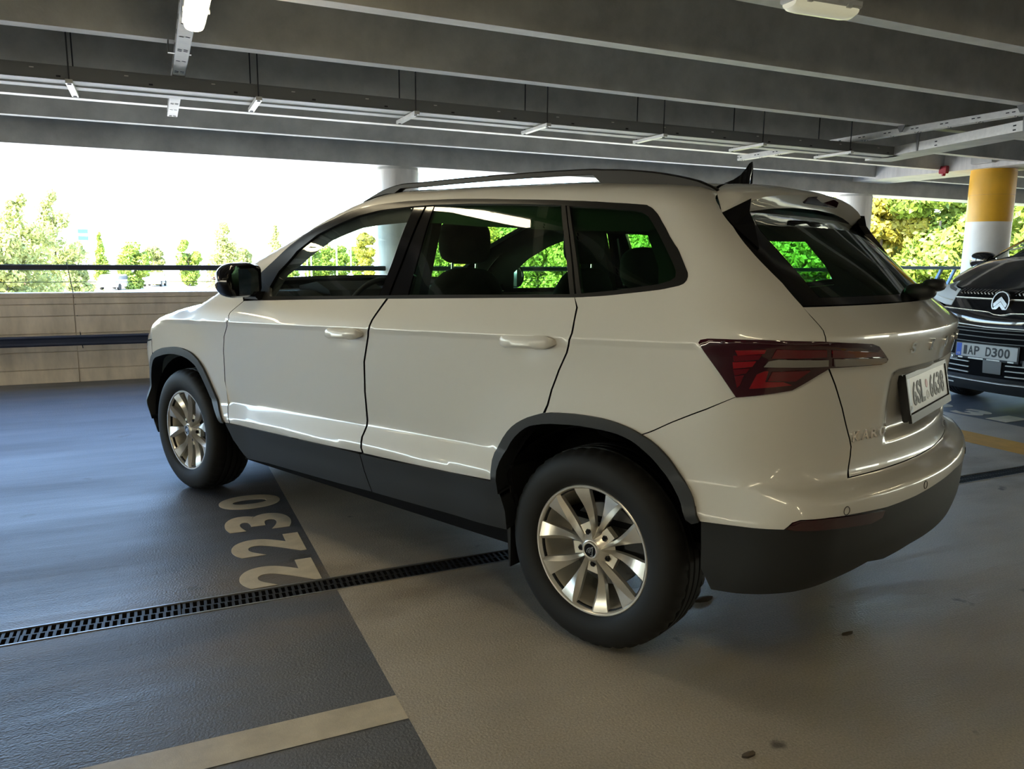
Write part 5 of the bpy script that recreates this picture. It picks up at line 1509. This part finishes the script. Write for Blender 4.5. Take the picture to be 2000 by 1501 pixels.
bpart('sensor_panel', 's', fp([(-.032, .366), (.116, .366), (.118, .472), (-.036, .472)]), M['galv_dark'], off=.012)
bar('bumper_lip', [(-.75, .305), (-.38, .292), (.1, .288), (.75, .305)], .006, M['galv'], .012)
bpart('bumper_skirt', 's', fp(both([(-.80, .20), (-.80, .292), (-.38, .285)])), M['plastic'], off=.004)
bar('skirt_lip', [(-.70, .262), (-.38, .252), (-.32, .250)], .008, M['lamp_body'], .006)
for s in (-1, 1):
    bpart('plate_bracket', 's', fp([(s * .37, .452), (s * .275, .452), (s * .275, .497), (s * .36, .497)]), M['galv_dark'], off=.008)
    q = BC.point([(F(s * .325), .470)], 's')
    o = MB().lathe([(0, .006), (.011, .004), (.013, -.002)], 16, 2).build('bracket_screw', M['chrome'], bcar, 40)
    o.matrix_local = frame_matrix(q[0] + BC.grad(q)[0] * .010, BC.grad(q)[0])
# badge
c = BC.point([(F(.012), .945)], 's')[0]
bmx = frame_matrix(c + np.array([.016, 0, 0]), (1, 0, .16))
ov = lambda a, b_, n=40: [(a * math.cos(2 * math.pi * i / n), b_ * math.sin(2 * math.pi * i / n)) for i in range(n)]
b = MB()
b.prism(ov(.068, .088), 2, -.03, .0)
bd_ = b.build('chevron_badge', M['gloss'], bcar)
bd_.matrix_local = bmx
b = MB()
n = 40
o1, o2 = ov(.074, .094), ov(.065, .085)
b.add([(x, y, -.02) for x, y in o1] + [(x, y, .008) for x, y in o1] + [(x, y, .008) for x, y in o2] + [(x, y, -.005) for x, y in o2],
      [(k * n + i, k * n + (i + 1) % n, (k + 1) * n + (i + 1) % n, (k + 1) * n + i) for k in range(3) for i in range(n)])
b.build('badge_ring', M['chrome'], bd_, 30)
for dy in (0, -.042):
    v = [(0, .050 + dy), (.062 - .004 * (dy != 0), -.010 + dy), (.056, -.034 + dy), (.046, -.036 + dy), (0, .012 + dy), (-.046, -.036 + dy), (-.056, -.034 + dy), (-.062 + .004 * (dy != 0), -.010 + dy)]
    v = [(x * .92, y) for x, y in v]
    MB().prism(v, 2, 0, .009).build('chevron', M['chrome'], bd_)
# number plate
pmx = frame_matrix((.893, -.022, .541), (1, 0, 0))
bp_ = MB().bbox(-.272, .272, -.075, .066, -.012, -.002, .003).build('plate_holder', M['trim'], bcar)
bp_.matrix_local = pmx
MB().bbox(-.260, .260, -.055, .055, -.002, .002, .0008).build('number_plate', M['plate'], bp_)
MB().box(-.258, -.212, -.053, .053, .002, .0026).build('plate_band', M['plate_blue'], bp_)
me = fit_mesh(text_mesh('plate_country', 'CZ', .03, M['plate'], .0004, .0008), .028, .016)
link('plate_country', me, bp_, (-.235, -.034, .003))
plate_text('1APD300', (-.178, -.130, -.078, .022, .074, .126, .178), bp_, M['ink'], z=.0028)
for x0, x1 in ((-.24, -.20), (-.15, -.02), (.01, .12), (.185, .235)):
    MB().box(x0, x1, -.072, -.060, -.002, -.001).build('holder_mark', M['galv'], bp_)
# wheels, underside, mirrors, wipers, sticker
for x in (0, -2.78):
    for s in (1, -1):
        w = link('wheel', None, bcar, (x, s * .855, .333))
        w.rotation_euler = (0, 0, 0 if s > 0 else math.pi)
        for nm, me in (('tyre', TY), ('rim_barrel', RIMB), ('rim_lip', LIP), ('hub', HUB), ('brake_disc', DISC)):
            link(nm, me, w)
        for k in range(5):
            for sg in (1, -1):
                o = link('spoke', SPK[sg], w)
                o.rotation_euler = (0, k * 1.2566, 0)
b = MB()
b.box(-3.2, .60, -.62, .62, .24, .34)
b.box(-.46, .46, -.50, .50, .30, .9)
b.box(-3.3, -.5, -.80, .80, .30, .98)
b.build('underbody', M['dark'], bcar)
MB().bbox(-.75, -.25, -.72, .72, .98, 1.20, .05).build('dashboard', M['inner'], bcar)
for y in (-.38, .38):
    st = MB().ellipsoid((-1.45, y, 1.10), (.12, .25, .38), 20, 12, 3).build('front_seat', M['cloth'], bcar, 60)
    MB().ellipsoid((-1.50, y, 1.52), (.06, .13, .10), 20, 12, 3).build('headrest', M['cloth'], st, 60)
for s in (1, -1):
    m_ = MB().ellipsoid((-.42, s * 1.02, 1.29), (.09, .11, .085), 24, 14, 2.8).build('wing_mirror', M['black_paint'], bcar, 60)
    MB().ellipsoid((-.475, s * 1.02, 1.29), (.04, .095, .07), 24, 14, 2.8).build('mirror_glass', M['mirror'], m_, 60)
    MB().bbox(-.47, -.38, min(s * .82, s * .96), max(s * .82, s * .96), 1.225, 1.255, .01).build('mirror_foot', M['gloss'], m_)
zs = BC.point([(-.21, -.46), (-.19, .15)], 't')
b = MB()
b.tube([(-.165, .10, zs[1][2] + .01), (-.18, -.10, zs[1][2] + .035), (-.23, -.30, zs[0][2] + .045)], [.012, .010, .007], 8)
wb = b.build('windscreen_wiper', M['galv_dark'], bcar, 40)
pw = BC.point([(-.225 - .0 * t, -.02 - .60 * t) for t in np.linspace(0, 1, 8)], 't')
MB().tube([tuple(q + np.array([.006, 0, .022])) for q in pw], .008, 6).build('wiper_blade', M['galv'], wb)
g = [(-.34 + .028 * math.sin(t), -.565 + .052 * math.cos(t)) for t in np.linspace(0, 2 * math.pi, 20)[:-1]]
st_ = bpart('green_sticker', 't', g, M['green_sticker'], off=.002, fl=0)
g = [(-.335 + .010 * math.sin(t), -.565 + .036 * math.cos(t)) for t in np.linspace(0, 2 * math.pi, 16)[:-1]]
bpart('sticker_patch', 't', g, M['plate'], off=.003, fl=0, parent=st_)
MB().ellipsoid((.02, -.02, 1.305), (.03, .012, .008)).build('washer_nozzle', M['plastic'], bcar)
TREES = [(-8.6, 49.2, 6.72, 2.16, 3, 1), (-7.6, 55.3, 7.46, 2.16, 3, 1), (-9.2, 47.1, 4.46, 1.33, 3, 0), (-6.5, 57.4, 4.06, 0.92, 3, 0), (-7.2, 97.4, 5.92, 0.86, 1, 1), (-3.5, 82.6, 4.51, 1.75, 1, 0), (-1.8, 92.6, 4.27, 1.26, 3, 0), (1.6, 89.5, 4.98, 1.47, 1, 0), (4.0, 72.3, 6.35, 2.09, 3, 1), (6.7, 82.1, 4.17, 1.3, 3, 0), (9.4, 78.8, 6.42, 1.2, 3, 1), (12.7, 91.4, 4.09, 1.26, 1, 0), (18.4, 107.7, 4.6, 1.64, 0, 0), (21.4, 113.2, 5.15, 1.96, 0, 0), (22.9, 109.8, 4.94, 1.68, 0, 0), (23.6, 104.6, 4.73, 1.46, 0, 0), (12.7, 55.7, 5.14, 1.04, 2, 0), (17.1, 64.9, 5.03, 1.39, 1, 0), (13.2, 43.1, 5.18, 1.43, 1, 0), (11.8, 35.1, 5.07, 1.2, 0, 0), (11.5, 31.0, 5.08, 1.15, 2, 0), (13.2, 31.3, 4.89, 1.35, 0, 0), (13.1, 28.0, 4.89, 1.35, 1, 0), (13.8, 26.5, 5.11, 1.21, 0, 0), (14.4, 25.0, 5.35, 1.27, 0, 0), (14.9, 23.5, 5.49, 1.34, 0, 0), (15.3, 22.0, 5.34, 1.29, 1, 0), (16.9, 22.2, 5.28, 1.24, 0, 0), (17.5, 20.4, 5.12, 1.29, 0, 0), (17.8, 18.8, 5.25, 1.25, 0, 0), (17.9, 17.3, 5.27, 1.21, 0, 0), (17.9, 15.8, 5.49, 0.99, 0, 0), (17.9, 14.3, 5.96, 1.04, 2, 0), (20.0, 14.9, 5.98, 0.93, 1, 0), (18.0, 12.5, 5.89, 1.08, 0, 0), (19.4, 12.4, 5.61, 0.95, 1, 0), (17.4, 9.9, 5.04, 0.92, 1, 0), (16.9, 8.7, 5.13, 0.88, 0, 0)]
# ------------------------------------------------------------------ outside: ground, trees, cars, buildings beyond the parapet
b = MB()
b.add([(-400, 7.2, -2.0), (400, 7.2, -2.0), (400, 600, -2.0), (-400, 600, -2.0)], [(0, 1, 2, 3)])
b.add([(-400, -300, -2.0), (-61, -300, -2.0), (-61, 7.2, -2.0), (-400, 7.2, -2.0)], [(0, 1, 2, 3)])
b.add([(61, -300, -2.0), (400, -300, -2.0), (400, 7.2, -2.0), (61, 7.2, -2.0)], [(0, 1, 2, 3)])
tag(b.build('ground', M['ground']), kind='structure')
b = MB()
b.add([(12, 7.6, -1.98), (60, 7.6, -1.98), (60, 40, -1.98), (12, 40, -1.98)], [(0, 1, 2, 3)])
b.add([(-40, 95, -1.98), (60, 95, -1.98), (60, 130, -1.98), (-40, 130, -1.98)], [(0, 1, 2, 3)])
tag(b.build('lawn', M['lawn']), kind='structure')
def crown(h, r, conifer, seed, leaf):
    g = np.random.default_rng(seed)
    cs, rs_ = [], []
    if conifer:
        n = 16
        for i in range(n):
            t = (i + .5) / n
            z = h * (.08 + .88 * t)
            rr = r * (1 - t) ** .75 * g.uniform(.75, 1.1) + .08 * r
            for k in range(5 if t < .75 else 2):
                a = g.uniform(0, 6.28)
                d = rr * g.uniform(.35, .8)
                cs.append((d * math.cos(a), d * math.sin(a), z))
                rs_.append((rr * .5 + .05, h * .055))
    else:
        for i in range(26):
            t = g.uniform(.05, .93)
            z = h * t
            env = r * (1 - abs(t - .45) ** 2.2 * 2.2) * (1 if t > .2 else .9)
            a = g.uniform(0, 6.28)
            d = max(0, env) * g.uniform(.2, .75)
            q = r * g.uniform(.28, .46)
            cs.append((d * math.cos(a), d * math.sin(a), z))
            rs_.append((q, q * .85))
    N = 5200 if leaf > .1 else 13000
    idx = g.integers(0, len(cs), N)
    C_, R_ = np.array(cs)[idx], np.array(rs_)[idx]
    v = g.normal(size=(N, 3))
    v /= np.linalg.norm(v, axis=1, keepdims=True)
    rad = g.uniform(.72, 1.06, N)[:, None]
    P = C_ + v * rad * np.stack([R_[:, 0], R_[:, 0], R_[:, 1]], 1)
    P[:, 2] = np.clip(P[:, 2], .05, h)
    nrm = v + g.normal(size=(N, 3)) * .55
    nrm /= np.linalg.norm(nrm, axis=1, keepdims=True)
    ref = g.normal(size=(N, 3))
    a = np.cross(nrm, ref)
    a /= np.linalg.norm(a, axis=1, keepdims=True)
    c = np.cross(nrm, a)
    s = (leaf * g.uniform(.6, 1.3, N))[:, None]
    V = np.stack([P - a * s, P - c * s * .55, P + a * s, P + c * s * .55], 1).reshape(-1, 3)
    me = bpy.data.meshes.new('foliage')
    me.from_pydata(V.tolist(), [], np.arange(N * 4).reshape(-1, 4).tolist())
    return me
_crowns = {}
LK = ['leaf', 'leaf', 'leaf2', 'leaf3']
TL = {0: 'bushy green tree beyond the parapet', 1: 'light green tree beyond the parapet', 2: 'yellowing tree beyond the parapet', 3: 'pale yellow green tree beyond the parapet'}
_spots = ['behind the handrail at the far left', 'tallest behind the left handrail', 'half cut by the left picture edge', 'right of the tall pines at left', 'slim, left of the white building', 'in front of the white building', 'in front of the white building windows', 'right of the white building', 'pointed, above the wing mirror',
          'low, just right of the wing mirror', 'left of the windscreen pillar', 'low, hidden by the windscreen pillar', 'seen through the front window at its left', 'seen through the front window, second from left', 'seen through the front window, third from left', 'seen through the front window beside the lamp posts', 'seen through the front window left of the column', 'behind the grey column', 'behind the front headrest, left', 'behind the front headrest',
          'seen through the rear door window right of the headrest', 'seen through the rear door window', 'below the cyan sign', 'right of the cyan sign', 'behind the rear door post', 'seen through the quarter window', 'seen through the quarter window over the headrest', 'behind the rear pillar', 'behind the broad rear pillar', 'seen through the rear window', 'seen through the rear window at its right', 'left of the second grey column',
          'right of the second grey column', 'midway between the second grey column and the yellow column', 'just left of the yellow column', 'behind the yellow column', 'right of the yellow column', 'outside the right picture edge']
for i, (x, y, h, r, mi, con) in enumerate(TREES):
    far = math.hypot(x, y) > 60
    if i >= 18:
        r *= 1.45
    t = thing('pine_tree' if con else 'leafy_tree', (TL[mi] if not con else 'pale pointed pine tree beyond the parapet') + ', ' + _spots[i], 'tree', (x, y, -2.0), random.uniform(0, 6))
    me = crown(h, r, con, 100 + i, .10 if i >= 18 else (.16 if not con else .13))
    me.materials.append(M[LK[mi]])
    o = link('foliage', me, t)
    o['kind'] = 'stuff'
    MB().tube([(0, 0, 0), (.05, .02, h * .4), (.02, 0, h * .75)], [.10, .07, .03], 8).build('trunk', M['bark'], t)
def far_car(x, y, rz, label, m, tall=False):
    t = thing('car', label, 'car', (x, y, -2.0), rz, 'cars parked outside')
    hh = 1.9 if tall else 1.45
    b = MB()
    sec = [(-2.1, .3), (-2.15, .75), (-1.9, .95), (-1.4, hh - .05), (-.9, hh), (.4, hh), (1.0, .98), (2.0, .80), (2.1, .5), (2.05, .3)] if not tall else [(-2.3, .3), (-2.35, 1.0), (-2.25, hh), (1.0, hh), (1.6, 1.1), (2.2, .95), (2.3, .4), (2.25, .3)]
    b.prism(sec, 1, -.85, .85)
    b.build('body', m, t)
    w = [(-1.65, .98), (-1.3, hh - .12), (.35, hh - .10), (.85, .98)] if not tall else [(.1, 1.1), (.1, hh - .15), (.95, hh - .15), (1.45, 1.1)]
    for s in (-1, 1):
        MB().prism(w, 1, s * .855 - .004, s * .855 + .004).build('window', M['pane'], t)
    MB().box(-2.16 if not tall else -2.36, -2.12 if not tall else -2.33, -.65, .65, .98, hh - .2).build('window', M['pane'], t)
    for wx in (-1.3, 1.35):
        for s in (-1, 1):
            MB().lathe([(0, -.1), (.31, -.1), (.31, .1), (0, .1)], 18, 1, (wx, s * .80, .31)).build('wheel', M['rubber'], t)
    return t
far_car(-10.5, 83.2, .3, 'dark car parked outside behind the left handrail', M['pane'])
far_car(-13.8, 86.8, .3, 'white car parked outside at the far left under the pines', M['white_wall'])
far_car(-5.2, 81.5, 1.2, 'white car parked outside left of the wing mirror', M['white_wall'])
far_car(-1.8, 89.6, 1.4, 'grey car parked outside below the white building', M['pole'])
far_car(7.4, 58.9, .4, 'teal car parked outside behind the front window pillar', M['rail_teal'])
far_car(31.4, 63.6, .2, 'white van parked outside seen through the rear door window', M['white_wall'], True)
far_car(26.7, 61.4, .2, 'silver car parked outside seen left of the white van', M['pole'])
far_car(11.1, 71.4, .8, 'white car parked outside seen over the steering wheel', M['white_wall'])
# white office building with dark window bands
t = thing('office_building', 'low white building with dark windows far behind the left parapet', 'building', (-5.4, 158, -2), .03)
MB().box(-9.5, 9.5, 0, 12, 0, 5.6).build('wall', M['white_wall'], t)
MB().box(-9.8, 9.8, -.2, 12.2, 5.6, 5.9).build('roof', M['pole'], t)
for x0, x1, z0, z1 in ((-4.6, -3.4, 4.6, 5.3), (-3.2, -.9, 4.4, 5.3), (-.7, .2, 4.6, 5.2), (2.5, 4.4, 3.7, 4.9), (5.4, 6.2, 3.6, 4.8), (6.4, 7.2, 3.6, 4.8), (7.4, 8.4, 3.6, 4.8)):
    f_ = MB().box(x0, x1, -.08, 0, z0, z1).build('window', M['pane'], t)
    MB().box(x0 + .06, x1 - .06, -.1, -.08, z0 + .06, z1 - .06).build('pane', M['pane'], f_)
t = thing('billboard', 'cyan sign board on white posts seen through the rear door window', 'sign', (25.6, 50.8, -2), -.45)
MB().bbox(-.90, .90, -.06, .06, 4.55, 5.45, .02).build('panel', M['cyan'], t)
MB().bbox(-1.15, -.92, -.05, .05, 4.4, 5.5, .02).build('panel_edge', M['white_wall'], t)
for x in (-.7, .7):
    MB().tube([(x, 0, 0), (x, 0, 4.55)], .07, 10).build('post', M['pole'], t)
t = thing('pylon_sign', 'pale pylon with two blue panels right of the left pines', 'sign', (-10.1, 117.3, -2), 0)
MB().bbox(-.9, .9, -.3, .3, 0, 7.6, .05).build('mast', M['white_wall'], t)
for z in (5.2, 6.1):
    MB().box(-.6, .6, -.36, -.3, z, z + .55).build('panel', M['cyan'], t)
for (x, y), w in zip(((10.6, 68.5), (11.3, 70.4), (12.7, 66.0), (15.7, 73.5)), ('first', 'second', 'third', 'fourth')):
    t = thing('lamp_post', 'slim white lamp post seen through the front window, %s from left' % w, 'lamp post', (x, y, -2))
    MB().tube([(0, 0, 0), (0, 0, 4.9)], [.08, .05], 8).build('post', M['pole'], t)
    MB().bbox(-.35, .1, -.09, .09, 4.86, 4.96, .02).build('lamp_head', M['pole'], t)
